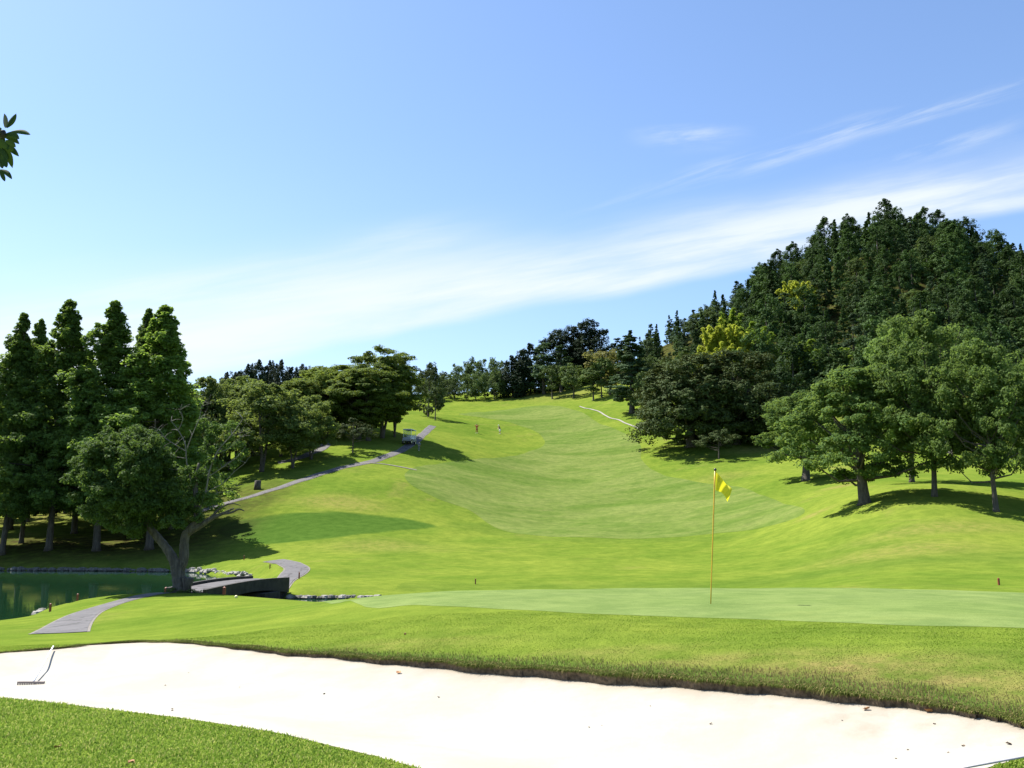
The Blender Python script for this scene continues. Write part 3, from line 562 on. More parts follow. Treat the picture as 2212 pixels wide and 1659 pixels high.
# water
m, t, b = newmat('water')
g = t.new('ShaderNodeNewGeometry').outputs['Position']
b.inputs['Base Color'].default_value = (0.008, 0.032, 0.014, 1); b.inputs['Roughness'].default_value = 0.04; b.inputs['IOR'].default_value = 1.33
bn = t.new('ShaderNodeBump'); bn.inputs['Strength'].default_value = 0.05; bn.inputs['Distance'].default_value = 0.05
mp = t.new('ShaderNodeMapping'); t.l.new(g, mp.inputs[0]); mp.inputs['Scale'].default_value = (2.5, 0.9, 1)
t.l.new(t.noise(mp.outputs[0], 1.5, 3), bn.inputs['Height']); t.l.new(bn.outputs[0], b.inputs['Normal']); M['water'] = m
xs = np.linspace(-85, 3, 60); ys = np.linspace(26, 80, 40); XX, YY = np.meshgrid(xs, ys)
i = np.arange(39)[:, None] * 60; j = np.arange(59)[None]
tag(link('water', mesh_np('water', np.stack([XX.ravel(), YY.ravel(), np.full(XX.size, ZW)], 1), np.stack([i + j, i + j + 1, i + 61 + j, i + 60 + j], -1).reshape(-1, 4), None, [M['water']])), 'still dark green pond water', kind='structure')

# ---------------------------------------------------------------- trees
def leafcards(C, Nrm, size, rg, asp=0.55):
    n = len(C); r = rg.normal(size=(n, 3)); Tn = np.cross(Nrm, r); Tn /= np.linalg.norm(Tn, axis=1)[:, None] + 1e-9; B = np.cross(Nrm, Tn)
    s = size[:, None]
    V = np.stack([C - Tn * s * .5, C - B * s * asp * .5 + Nrm * s * .06, C + Tn * s * .5, C + B * s * asp * .5 + Nrm * s * .06], 1).reshape(-1, 3)
    return V, np.arange(4 * n).reshape(-1, 4)
def unit(a): return a / (np.linalg.norm(a, axis=-1, keepdims=True) + 1e-9)
def make_tree(name, H, Rm, prof, nclump, rc, nleaf, ls, leaf, bark='bark', squash=0.7, base=0.2, seed=0, tr=None, stems=1, jit=0.25, inner=0.25, upb=0.5, lean=0.0, limbs=14, asp=0.6, droop=0.0, single=False, gap=0.0, flat=1.0, sub=9, tuft=(.26, .2), nr=.3, tip=0.55, dens=0.2):
    """tapered trunk with limbs and a crown of leaf clumps; returns (trunk mesh, crown mesh)"""
    rg = np.random.default_rng(seed + 1000); tr = tr or H * 0.022
    # clump centres
    h = rg.random(nclump * 3) ** 0.9; rad = prof(h)
    keepp = rg.random(len(h)) < (rad / max(rad.max(), 1e-6)) ** 1.0 * (1 - dens) + dens; h = h[keepp][:nclump]; rad = rad[keepp][:nclump]
    k = len(h); an = rg.random(k) * 2 * np.pi; q = np.where(rg.random(k) < inner, rg.random(k) * 0.6, 0.72 + 0.30 * rg.random(k))
    lob = 1 + jit * np.sin(an * 2 + seed) * 0.5 + jit * np.sin(an * 3 + h * 7 + seed * 2) * 0.5 + rg.normal(size=k) * jit * 0.25
    rr = Rm * rad * q * lob
    C = np.stack([rr * np.cos(an), rr * np.sin(an) * flat, H * (base + (1 - base) * h) - rr * droop], 1)
    rcl = rc * (0.6 + 0.8 * rg.random(k)) * (tip + (1 - tip) * np.minimum(1, rad / 0.5))
    if tip < .4:
        hs_ = np.linspace(.88, .99, 8); C = np.vstack([C, np.stack([rg.normal(size=8) * .10, rg.normal(size=8) * .10, H * (base + (1 - base) * hs_)], 1)]); rcl = np.append(rcl, rc * np.linspace(.40, .16, 8)); rad = np.append(rad, np.full(8, .3)); k += 8
    C[:, 2] = np.minimum(C[:, 2], H - rcl * squash * 0.4)
    # every clump is a handful of smaller tufts
    S = np.repeat(C, sub, 0) + unit(rg.normal(size=(k * sub, 3))) * (np.repeat(rcl, sub) * 0.62)[:, None] * np.array([1, 1, squash])
    rs_ = np.repeat(rcl, sub) * (tuft[0] + tuft[1] * rg.random(k * sub))
    per = max(3, nleaf // sub)
    ctr = np.repeat(S, per, 0); dirs = unit(rg.normal(size=(len(ctr), 3)) + np.array([0, 0, 0.25])); rad_ = np.repeat(rs_, per) * (0.55 + 0.5 * rg.random(len(ctr)))
    P = ctr + dirs * rad_[:, None] * np.array([1, 1, squash])
    axis = np.array([0, 0, H * (base + (1 - base) * 0.35)])
    outw = unit(P - axis)
    Nn = unit(dirs * 0.7 + outw * 0.35 + np.array([0, 0, upb]) + rg.normal(size=P.shape) * nr)
    sz = ls * (0.6 + 0.8 * rg.random(len(P)))
    if gap:
        kp = rg.random(len(P)) > gap; P, Nn, sz = P[kp], Nn[kp], sz[kp]
    P[:, 0] += lean * P[:, 2]
    V, Q = leafcards(P, Nn, sz, rg, asp)
    # wood
    mb = MB()
    for s_ in range(stems):
        a0 = 2 * np.pi * s_ / max(stems, 1) + seed; sp_ = 0 if stems == 1 else 0.16
        hh = np.linspace(0, 1, 9); top = H * (0.9 if stems == 1 else 0.72)
        px = sp_ * H * hh ** 1.1 * math.cos(a0) + rg.normal() * 0.01 * H * np.sin(hh * 4) + lean * top * hh; py = sp_ * H * hh ** 1.1 * math.sin(a0) + rg.normal() * 0.01 * H * np.sin(hh * 3)
        rad = tr * (1 - 0.88 * hh) * (1 if stems == 1 else 0.75); rad[0] *= 1.45; 
        pts = np.stack([px, py, top * hh - 0.1 * (hh == 0)], 1); pts = np.insert(pts, 1, pts[0] * [1, 1, 0] + [0, 0, 0.05 * H * .4], 0); rad = np.insert(rad, 1, tr * 1.05)
        mb.tube(pts, rad, 9)
        idx = rg.permutation(k)[:limbs // stems]
        for ii in idx:
            c = C[ii] + np.array([lean * C[ii, 2], 0, 0]); h0 = max(min(c[2] * (0.62 if droop <= 0 else 1.02), top * 0.93), H * base * 0.7); f = h0 / top
            st = np.array([np.interp(f, hh, px), np.interp(f, hh, py), h0]); mid = (st + c) / 2 + np.array([0, 0, -0.04 * H * (0.3 if droop else 1)]) + rg.normal(size=3) * 0.015 * H
            mb.tube(np.array([st, mid, c]), [tr * (1 - .8 * f) * .45, tr * .25 * (1 - .6 * f), tr * .08], 5, False)
    tv, tq, tt = mb.data()
    if single:
        nv = len(V); allV = np.vstack([V, tv]); FQ = np.vstack([Q, tq + nv]); FT = tt + nv
        mi = np.concatenate([np.zeros(len(Q)), np.ones(len(tq) + len(tt))])
        return mesh_np(name, allV, FQ, FT, [leaf, M[bark]], mi)
    return mesh_np(name + '_trunk', tv, tq, tt, [M[bark]], None, True), mesh_np(name + '_crown', V, Q, None, [leaf])
cone = lambda h: np.clip((1 - h) ** 0.85, 0, 1) * np.clip(h * 6 + 0.55, 0, 1)
rcone = lambda h: np.clip(1 - h ** 1.9, 0, 1) ** 0.75 * np.clip(h * 4 + 0.5, 0, 1)
ball = lambda h: np.sqrt(np.clip(1 - (2 * h - 1) ** 2, 0, 1)) * 0.98 + 0.02
dome = lambda h: np.clip(1 - h ** 2.4, 0, 1) ** 0.5 * np.clip(h * 5 + 0.45, 0, 1)
umbr = lambda h: np.clip(1 - (h - .45) ** 2 * 2.6, 0, 1) ** .6 * np.clip(h * 2.2 + .35, 0, 1)
K = {}
def kind(key, n, **kw):
    K[key] = [make_tree(key, seed=kw.pop('seed0', 0) * 0 + i * 13 + len(K) * 101, **kw) for i in range(n)]; K[key + '_H'] = kw['H']
kind('metasequoia', 3, H=22, Rm=4.0, prof=lambda h: np.clip(1 - h, 0, 1) ** .80 * np.clip(h * 5 + .75, 0, 1), dens=.55, nclump=480, rc=.8, nleaf=190, ls=.25, leaf=L['metaseq'], base=.15, squash=.8, inner=.2, jit=.45, nr=.45, gap=.1, upb=.45, droop=.05, tr=.25, limbs=60, asp=.5, tip=.35, sub=8)
kind('broadleaf', 3, H=10, Rm=3.4, prof=dome, nclump=95, rc=1.0, nleaf=300, ls=.23, leaf=L['mid'], nr=.5, bark='bark', base=.26, stems=2, limbs=18, tr=.22, jit=.35)
kind('zelkova', 3, H=13, Rm=5.6, prof=umbr, nclump=150, rc=1.55, nleaf=420, ls=.29, leaf=L['zelkova'], nr=.45, base=.19, stems=4, squash=.35, upb=.9, limbs=32, tr=.36, jit=.25)
kind('oak', 3, H=13, Rm=4.4, prof=dome, nclump=150, rc=1.1, nleaf=400, ls=.22, leaf=L['oak'], base=.25, nr=.5, squash=.75, limbs=34, tr=.24, jit=.42, inner=.3, gap=.1)
kind('willowleaf', 2, H=10, Rm=3.8, prof=dome, nclump=130, rc=1.0, nleaf=420, ls=.19, leaf=L['willow'], nr=.5, base=.20, squash=.6, upb=.6, limbs=26, tr=.38, jit=.35)
kind('evergreen', 2, H=14, Rm=6.6, prof=dome, nclump=170, rc=1.45, nleaf=380, ls=.28, leaf=L['evergreen'], base=.07, squash=.8, limbs=20, tr=.5, jit=.3)
kind('conifer', 1, H=15, Rm=3.6, prof=cone, nclump=150, rc=.9, tip=.35, nleaf=260, ls=.27, leaf=L['pine'], base=.16, squash=.32, upb=.6, droop=.15, tr=.4, limbs=40)
kind('lowpine', 1, H=4, Rm=2.9, prof=dome, nclump=26, rc=.75, nleaf=300, ls=.18, leaf=L['evergreen'], base=.45, squash=.5, tr=.12, limbs=12)
def kind1(key, n, **kw):
    K[key] = [make_tree(key, single=True, seed=i * 17 + len(K) * 77, **kw) for i in range(n)]; K[key + '_H'] = kw['H']
kind1('hill_cedar', 6, H=15, Rm=4.6, prof=lambda h: np.clip(1 - h ** 1.7, 0, 1) ** .75 * np.clip(h * 4 + .5, 0, 1), inner=.08, nclump=85, rc=1.45, nleaf=130, ls=.42, sub=6, tuft=(.3, .2), nr=.3, leaf=L['cedar'], base=.08, squash=.8, limbs=2, jit=.35, upb=.4)
kind1('hill_spire', 3, H=15, Rm=3.0, prof=lambda h: np.clip(1 - h, 0, 1) ** .9 * np.clip(h * 5 + .6, 0, 1), dens=.5, tip=.3, nclump=75, rc=.95, nleaf=110, ls=.38, leaf=L['cedar'], base=.05, squash=.7, limbs=2, jit=.3, upb=.4, sub=5)
kind1('hill_pine', 3, H=13, Rm=3.6, prof=cone, nclump=50, rc=1.2, nleaf=110, ls=.42, leaf=L['pine'], base=.08, squash=.5, limbs=2, upb=.6)
kind1('hill_broadleaf', 3, H=10, Rm=4.8, prof=dome, nclump=52, rc=1.4, nleaf=160, ls=.38, leaf=L['far'], base=.15, squash=.7, limbs=10)
kind1('crest_tree', 3, H=20, Rm=6.0, prof=dome, nclump=110, rc=1.9, nleaf=170, ls=.5, leaf=L['dark'], base=.0, squash=.9, limbs=2, jit=.35, tr=.4)
kind1('far_conifer', 2, H=14, Rm=4.4, prof=rcone, nclump=80, rc=1.5, nleaf=130, ls=.5, leaf=L['dark'], base=.02, squash=.85, limbs=2)
kind1('small_tree', 3, H=8, Rm=3.0, prof=ball, nclump=36, rc=1.0, nleaf=150, ls=.34, leaf=L['far'], base=.28, limbs=8, tr=.2)
kind1('bronze_tree', 1, H=9, Rm=4.2, prof=ball, nclump=40, rc=1.2, nleaf=150, ls=.34, leaf=L['brownish'], base=.22, limbs=8, tr=.2)
kind1('dark_small', 2, H=8, Rm=4.6, prof=dome, nclump=44, rc=1.3, nleaf=170, ls=.34, leaf=L['evergreen'], base=.1, limbs=6, tr=.2)
def make_bamboo(name, seed, leaf, H=13.0, culms=26, spread=2.7):
    rg = np.random.default_rng(seed); mb = MB(); Ps, Ns = [], []
    for c in range(culms):
        an = rg.random() * 6.283; hh = H * rg.uniform(.45, 1.0) if c else H; out = spread * rg.uniform(.1, 1.0); t_ = np.linspace(0, 1, 12); b0 = rg.normal(size=2) * .5
        r = out * t_ ** 2.6; px = b0[0] + r * math.cos(an); py = b0[1] + r * math.sin(an); pz = hh * (t_ - .12 * t_ ** 6); mb.tube(np.stack([px, py, pz], 1), np.linspace(.05, .01, 12), 5)
        m_ = 30; q = rg.uniform(.3, 1, m_) ** .8; cx = np.interp(q, t_, px); cy = np.interp(q, t_, py); cz = np.interp(q, t_, pz); a2 = rg.random(m_) * 6.283; ln = rg.uniform(.2, .75, m_) * (1.25 - .6 * q)
        for k in range(9):
            f = (k + .5) / 9; ctr = np.stack([cx + np.cos(a2) * ln * f, cy + np.sin(a2) * ln * f, cz + .20 * f - 1.2 * f * f * ln], 1); n_ = 7
            P = np.repeat(ctr, n_, 0) + rg.normal(size=(m_ * n_, 3)) * [.11, .11, .10]; Ps.append(P); Ns.append(unit(np.stack([np.repeat(np.cos(a2), n_) * .4, np.repeat(np.sin(a2), n_) * .4, np.full(m_ * n_, .9)], 1) + rg.normal(size=P.shape) * .35))
    P = np.vstack(Ps); V, Q = leafcards(P, np.vstack(Ns), .34 * (.6 + .8 * rg.random(len(P))), rg, .35); tv, tq, tt = mb.data(); nv = len(V)
    return mesh_np(name, np.vstack([V, tv]), np.vstack([Q, tq + nv]), tt + nv, [leaf, M['bark']], np.concatenate([np.zeros(len(Q)), np.ones(len(tq) + len(tt))]))
K['bamboo'] = [make_bamboo('bamboo', 50 + i, L['bamboo']) for i in range(3)]; K['bamboo_H'] = 13
K['bamboo_green'] = [make_bamboo('bamboo_green', 60 + i, L['bamboo_green']) for i in range(2)]; K['bamboo_green_H'] = 13

PLURAL = {}
def plant(key, name, base, topv, wpx, label, cat='tree', group=None, var=0, rz=None, uv=True, dmin=45, d=None):
    """stand a tree: base = (u, v) seen on the ground or (u, d=..) where hidden; topv = height in view; wpx = crown width in view"""
    if d is not None: p = UD(base, d)
    elif len(base) == 2: p = at(base[0], base[1], dmin)
    zt = (el(topv)) * p[1] + CH; H = max(zt - p[2], 1.0); H0 = K[key + '_H']
    src = K[key][var % len(K[key])]; rz = rz if rz is not None else random.uniform(0, 6.28)
    sz = H / H0
    me = src if isinstance(src, bpy.types.Mesh) else src[1]
    if me.name not in PLURAL:
        co = np.zeros(len(me.vertices) * 3, np.float32); me.vertices.foreach_get('co', co); co = co.reshape(-1, 3)
        PLURAL[me.name] = 2 * np.percentile(np.abs(co[:, 0]), 98.5)
    wid = wpx / F * p[1]; sx_ = wid / PLURAL[me.name]
    if isinstance(src, bpy.types.Mesh):
        o = link(name, src, None, (p[0], p[1], p[2] - 0.15)); o.rotation_euler = (0, 0, rz); o.scale = (sx_, sx_, sz)
    else:
        o = empty(name, (p[0], p[1], p[2] - 0.05), rz); o.scale = (sx_, sx_, sz)
        link('trunk', src[0], o); link('crown', src[1], o)
    tag(o, label, cat, group); return o

# dawn redwoods beyond the pond
MS = 'tall conical redwoods on the far bank of the pond'
for i, (u, d, tv, wd, lb) in enumerate([
    (-95, 80, 720, 150, 'conical redwood standing left of all the others, cut by the photo edge'),
    (4, 77, 678, 125, 'slim conical redwood with a thin pointed tip, outermost of the row at the pond'),
    (46, 83, 690, 110, 'shorter thin topped redwood behind, second from the outer end of the row'),
    (105, 78, 648, 140, 'tallest conical redwood with a broad pointed crown above the pond'),
    (208, 78, 652, 165, 'broad conical redwood in the middle of the row across the pond'),
    (288, 84, 668, 120, 'redwood whose narrow tip shows just behind the last one of the row'),
    (322, 78, 660, 165, 'conical redwood at the inner end of the row, nearest the fairway'),
    (160, 90, 760, 130, 'lower redwood filling the gap behind the row across the pond'),
    (255, 92, 790, 140, 'low redwood behind the inner end of the row by the pond'),
    (20, 94, 770, 140, 'low redwood behind the outer end of the row by the pond'),
    (370, 88, 800, 110, 'lowest redwood at the inner end of the pond bank beside the broadleaf trees')]):
    plant('metasequoia', 'redwood_tree', u, tv, wd * 1.5, lb, 'tree', MS, i, d=d)

# middle left broadleaf trees
BL = 'broadleaf trees beside the cart path'
for i, (u, v, tv, wd, lb, ky) in enumerate([
    (565, 1019, 832, 125, 'rounded tree with forked dark trunk standing in its own shade by the path', 'broadleaf'),
    (632, 1011, 862, 82, 'small round tree on a single slim trunk beside the forked one', 'broadleaf'),
    (672, 992, 858, 80, 'slender several stemmed tree next to the side path bend', 'broadleaf'),
    (606, 986, 850, 90, 'thin stemmed tree behind the round tree near the side path', 'broadleaf'),
    (512, 990, 812, 120, 'tall grey green tree behind the row at the dead branches', 'broadleaf'),
    (470, 1010, 835, 110, 'broadleaf tree just right of the redwoods', 'broadleaf'),
    (440, 1030, 818, 90, 'narrow broadleaf tree touching the last redwood', 'broadleaf')]):
    plant(ky, 'broadleaf_tree', (u, v), tv, wd * 1.4, lb, 'tree', BL, i, dmin=70)
for i, (u, d, tv, wd) in enumerate([(-40, 104, 900, 150), (60, 100, 930, 140), (140, 108, 900, 150), (215, 98, 940, 130), (290, 106, 900, 150), (360, 98, 930, 130), (415, 104, 880, 130), (20, 116, 880, 160), (180, 118, 870, 160), (330, 116, 880, 160), (450, 118, 860, 140), (100, 122, 850, 160), (260, 124, 850, 160)]):
    plant('dark_small', 'shade_tree', u, tv, wd, 'dark shade tree closing the view behind the redwoods', 'tree', 'shade trees behind the redwoods', i, d=d)
for i, (u, v, tv, wd, lb) in enumerate([(545, 985, 840, 130, 'grey green tree behind the forked dark trunk'), (590, 960, 835, 120, 'leafy tree filling in behind the round slim trunked one'), (640, 955, 845, 110, 'leafy tree at the outer foot of the mound group'), (495, 1015, 860, 100, 'lower leafy tree behind the dead branches')]):
    plant('broadleaf', 'broadleaf_tree', (u, v), tv, wd, lb, 'tree', BL, i + 1, dmin=70)
ZK = 'spreading layered trees on the mound by the golf cart'
for i, (u, v, tv, wd, lb) in enumerate([
    (796, 952, 796, 165, 'wide layered tree with fanning stems nearest the golf cart'),
    (826, 946, 754, 138, 'tallest dark layered tree on the mound beside the golf cart'),
    (852, 944, 775, 72, 'dark tree with low drooping branches above the golf cart'),
    (738, 935, 790, 180, 'broad yellow green layered tree in the middle of the mound group'),
    (702, 950, 800, 130, 'layered tree with one dark trunk at the outer side of the mound'),
    (775, 949, 800, 165, 'flat topped layered tree just left of the two beside the golf cart'),
    (652, 960, 818, 110, 'lower yellow green layered tree at the outer end of the mound group')]):
    plant('zelkova', 'spreading_tree', (u, v), tv, wd * 1.18, lb, 'tree', ZK, i, dmin=80)
plant('lowpine', 'low_pine', (762, 978), 905, 92, 'low flat topped pine in the shade below the spreading trees', 'tree', dmin=80)
plant('dark_small', 'dark_tree', 925, 785, 70, 'dark round tree just behind the golf cart group', 'tree', d=190)
plant('small_tree', 'small_tree', 940, 838, 45, 'little spreading tree at the edge of the shaded hollow', 'tree', d=185)
# far ridge at left
FR = 'conifers along the far ridge'
for i in range(18):
    u = 462 + i * 12 + random.uniform(-4, 4); tv = np.interp(u, [460, 500, 560, 600, 660], [826, 800, 776, 782, 790]) + random.uniform(-6, 8)
    plant('far_conifer', 'conifer', u, tv, random.uniform(28, 40), 'dark conifer in the distant ridge wood behind the broadleaf trees', 'tree', FR, i, d=310 + random.uniform(-12, 12))
RR_ = 'round trees along the top of the shaded hollow'
for i in range(20):
    u = 905 + (i % 10) * 20 + random.uniform(-5, 5); back = i >= 10
    tv = np.interp(u, [905, 960, 1000, 1040, 1095], [800, 800, 782, 770, 775]) + (random.uniform(-4, 8) if back else random.uniform(18, 36))
    plant('hill_broadleaf', 'round_tree', u, tv, random.uniform(42, 60), 'round crowned tree in the row above the shaded hollow' if not back else 'far round tree rising behind the row at the hollow', 'tree', RR_, i, d=(300 if back else 262) + random.uniform(-6, 6))
DC = 'tall dark trees on the crest above the fairway'
for i, (u, tv, wd, lb, ky, d) in enumerate([
    (1108, 768, 48, 'lowest columnar dark conifer at the outer end of the crest clump', 'far_conifer', 262), (1126, 748, 52, 'second columnar dark conifer of the crest clump', 'far_conifer', 265), (1146, 742, 44, 'dark conifer standing between the columns and the green pine', 'far_conifer', 272),
    (1175, 728, 70, 'dull green pine in the crest clump', 'hill_pine', 262), (1205, 716, 70, 'dark tree left of the highest crown on the crest', 'crest_tree', 275), (1212, 745, 62, 'lower dull green pine in front of the crest clump', 'hill_pine', 262),
    (1240, 706, 66, 'dark shoulder tree next to the highest crown on the crest', 'crest_tree', 278), (1275, 694, 74, 'highest and biggest rounded dark crown on the crest', 'crest_tree', 275), (1262, 735, 74, 'dark tree below the highest crown on the crest', 'crest_tree', 272),
    (1312, 775, 36, 'small dark bush right of the highest crown on the crest', 'far_conifer', 276)]):
    plant(ky, 'dark_tree', u, tv, wd * 1.25, lb, 'tree', DC, i, d=d)
SM = 'small trees on the slope above the fairway'
for i, (u, v, tv, wd, lb, ky) in enumerate([
    (1193, 862, 790, 54, 'small round tree standing alone with its own shadow on the slope', 'small_tree'), (1239, 859, 784, 66, 'light green forked small tree on the slope', 'small_tree'),
    (1282, 864, 796, 58, 'small dark green tree beside the light forked one', 'small_tree'), (1300, 859, 775, 62, 'thin leaning small tree in front of the bronze tree', 'small_tree'),
    (1318, 852, 757, 104, 'bronze tinted rounded tree beside the tall layered conifer', 'bronze_tree')]):
    plant(ky, 'small_tree', (u, v), tv, wd, lb, 'tree', SM, i, dmin=150)
plant('conifer', 'layered_conifer', (1365, 893), 714, 98, 'tall pointed blue green conifer with layered branches and bare trunk', 'tree', dmin=120)
for u, tv, wd, ky, lb in [(1335, 728, 56, 'hill_pine', 'grey green fir behind the bronze tree'), (1352, 722, 40, 'hill_pine', 'thin pale fir behind the layered conifer'), (1405, 732, 50, 'hill_broadleaf', 'round crowned tree against the sky right of the layered conifer')]:
    plant(ky, 'ridge_tree', u, tv, wd, lb, 'tree', None, 1, d=265)
GB = 'green trees on the bank between conifer and dark evergreen'
for i, (u, v, tv, wd, lb) in enumerate([(1400, 893, 800, 84, 'mid green tree right of the layered conifer'), (1440, 880, 775, 92, 'mid green tree second from the layered conifer'), (1480, 870, 752, 100, 'mid green tree highest on the bank'), (1425, 862, 770, 80, 'green tree behind, between the bank trees'), (1398, 868, 770, 70, 'green tree hidden half behind the layered conifer')]):
    plant('hill_broadleaf', 'bank_tree', (u, v), tv, wd, lb, 'tree', GB, i, dmin=120)
EG = 'dark brown green evergreens beside the fairway'
for i, (u, v, tv, wd, lb) in enumerate([(1492, 966, 770, 205, 'huge domed dark evergreen leaning over the fairway edge'), (1590, 960, 762, 200, 'huge dark evergreen directly under the yellow bamboo'), (1668, 955, 845, 120, 'smaller dark evergreen between the big domes and the pale green tree')]):
    plant('evergreen', 'evergreen_tree', (u, v), tv, wd * 1.12, lb, 'tree', EG, i, dmin=100)
plant('lowpine', 'low_shrub_tree', (1553, 992), 930, 92, 'low round olive shrub tree in front of the huge evergreens', 'shrub', dmin=90)
# right group
OK_ = 'trees on the shaded mound'
plant('willowleaf', 'leafy_tree', (1741, 1038), 850, 165, 'pale green twin stemmed tree at the outer end of the mound group', 'tree', OK_, 1, dmin=60)
plant('willowleaf', 'leafy_tree', (1868, 1088), 795, 240, 'broad fine leaved green tree on the thickest trunk', 'tree', OK_, 0, dmin=45)
plant('oak', 'leafy_tree', (1970, 1042), 712, 230, 'tall yellow green tree behind the crest of the mound', 'tree', OK_, 0, dmin=45)
plant('oak', 'leafy_tree', (2019, 1072), 682, 240, 'tallest yellow green tree in the middle of the mound', 'tree', OK_, 1, dmin=45)
plant('oak', 'leafy_tree', (2152, 1105), 735, 215, 'yellow green tree on a knobbly trunk at the inner side of the photo edge', 'tree', OK_, 2, dmin=40)
plant('oak', 'leafy_tree', 2300, 760, 260, 'yellow green tree mostly cut off by the photo edge', 'tree', OK_, 0, d=68)
for i, (u, tv, wd) in enumerate([(1705, 905, 90), (1780, 900, 100), (1850, 905, 110), (1925, 900, 100), (1995, 890, 110), (2095, 880, 110), (2165, 880, 110), (2240, 875, 120), (1650, 900, 90)]):
    plant('dark_small', 'dark_tree', u, tv, wd, 'dark rounded tree at the foot of the wooded hill behind the mound', 'tree', 'dark trees at the foot of the hill', i, d=138 + random.uniform(-4, 4))
# bamboo
for (u, v, tv, wd, lb) in [(1526, 868, 722, 52, 'bright yellow bamboo plume at the outer low edge of the big clump'), (1542, 866, 694, 56, 'bright yellow bamboo plume second from the outer edge of the big clump'), (1558, 864, 676, 58, 'bright yellow bamboo plume just left of the tallest one'), (1577, 862, 664, 60, 'tallest bright yellow bamboo plume of the big clump'),
    (1594, 860, 682, 56, 'bright yellow bamboo plume just right of the tallest one'), (1609, 856, 706, 50, 'bright yellow bamboo plume at the inner edge of the big clump'), (1536, 872, 742, 50, 'short yellow bamboo plume low at the front of the big clump, over the dark evergreen'), (1568, 872, 728, 56, 'short yellow bamboo plume in the front middle of the big clump'), (1596, 870, 742, 52, 'short yellow bamboo plume low at the inner front of the big clump'),
    (1676, 846, 762, 38, 'small yellow bamboo tuft left of its twin between the green plumes'), (1690, 844, 757, 40, 'small yellow bamboo tuft right of its twin between the green plumes'), (1702, 690, 602, 36, 'yellow bamboo tip at the outer side of the high patch on the dark hill'), (1718, 694, 598, 38, 'yellow bamboo tip second in the high patch on the dark hill'), (1738, 698, 590, 42, 'largest yellow bamboo tip of the high patch on the dark hill'), (1752, 702, 600, 34, 'yellow bamboo tip at the inner side of the high patch on the dark hill'), (2150, 960, 790, 34, 'small yellow bamboo tuft seen through the mound trees')]:
    plant('bamboo', 'bamboo', (u, v), tv, wd, lb, 'bamboo', 'bamboo on the wooded hill', random.randrange(3), dmin=125)
for (u, v, tv, wd, lb) in [(1590, 800, 652, 50, 'green bamboo rising behind the tallest yellow plume'), (1622, 830, 684, 46, 'green bamboo just beyond the yellow clump'), (1642, 852, 712, 44, 'green bamboo plume left of the pointed one'), (1657, 850, 690, 48, 'pointed green bamboo plume right of the big yellow clump'), (1716, 852, 744, 46, 'low green bamboo plume above the small yellow tufts'), (1732, 852, 722, 50, 'tall green bamboo plume above the pale leafy tree'),
    (1750, 852, 728, 50, 'green bamboo plume right of the tall one above the pale leafy tree'), (1768, 858, 756, 46, 'green bamboo plume sloping down towards the yellow green trees'), (1788, 862, 786, 42, 'lowest green bamboo plume beside the broad fine leaved tree'), (1820, 850, 738, 40, 'thin green bamboo tip in the dark cedars')]:
    plant('bamboo_green', 'bamboo', (u, v), tv, wd, lb, 'bamboo', 'bamboo on the wooded hill', random.randrange(2), dmin=125)
# hill forest
FG = 'cedars covering the wooded hill'
cnt = 0; pts = []
tries = 0
while cnt < 290 and tries < 60000:
    tries += 1
    d = 150 + 150 * random.random() ** 0.8; s_ = random.uniform((1385 - CU) / F, (2330 - CU) / F); x = s_ * d
    z = float(T(np.array([x]), np.array([float(d)]))[0]); v = 829.5 - F * math.tan(math.atan((z - CH) / d) - PITCH); u = CU + s_ * F
    lim = np.interp(u, [1385, 1450, 1550, 1700, 2330], [855, 850, 850, 880, 905])
    if v > lim: continue
    # skip the hidden far side of the ridge
    rise = (float(T(np.array([x * 1.06]), np.array([d * 1.06]))[0]) - CH) / (d * 1.06) - (z - CH) / d
    if rise < -0.012: continue
    if any((x - a_) ** 2 + (d - b_) ** 2 < 6.9 ** 2 for a_, b_ in pts): continue
    pts.append((x, d)); cnt += 1
    if u < 1640: ky = random.choice(['hill_pine', 'hill_spire', 'hill_spire', 'hill_cedar', 'hill_broadleaf'])
    else: ky = random.choice(['hill_cedar'] * 7 + ['hill_pine', 'hill_pine', 'hill_spire', 'hill_spire', 'hill_broadleaf'])
    src = K[ky][random.randrange(len(K[ky]))]; s1 = random.uniform(.70, 1.08) * (.82 if u < 1640 else 1)
    o = link({'hill_spire': 'cedar_tree', 'hill_pine': 'pine_tree', 'hill_cedar': 'cedar_tree', 'hill_broadleaf': 'broadleaf_tree'}[ky], src, None, (x, d, z - .3)); o.rotation_euler = (0, 0, random.uniform(0, 6.28)); o.scale = (s1, s1, s1 * random.uniform(.8, 1.1))
    tag(o, {'hill_spire': 'narrow pointed dark cedar in the dense wood on the steep hill', 'hill_pine': 'grey green pine in the dense wood on the steep hill', 'hill_cedar': 'dark green cedar in the dense wood on the steep hill', 'hill_broadleaf': 'lighter round tree among the pines on the lower hill'}[ky], 'tree', FG)
print('HILL TREES', cnt, tries)

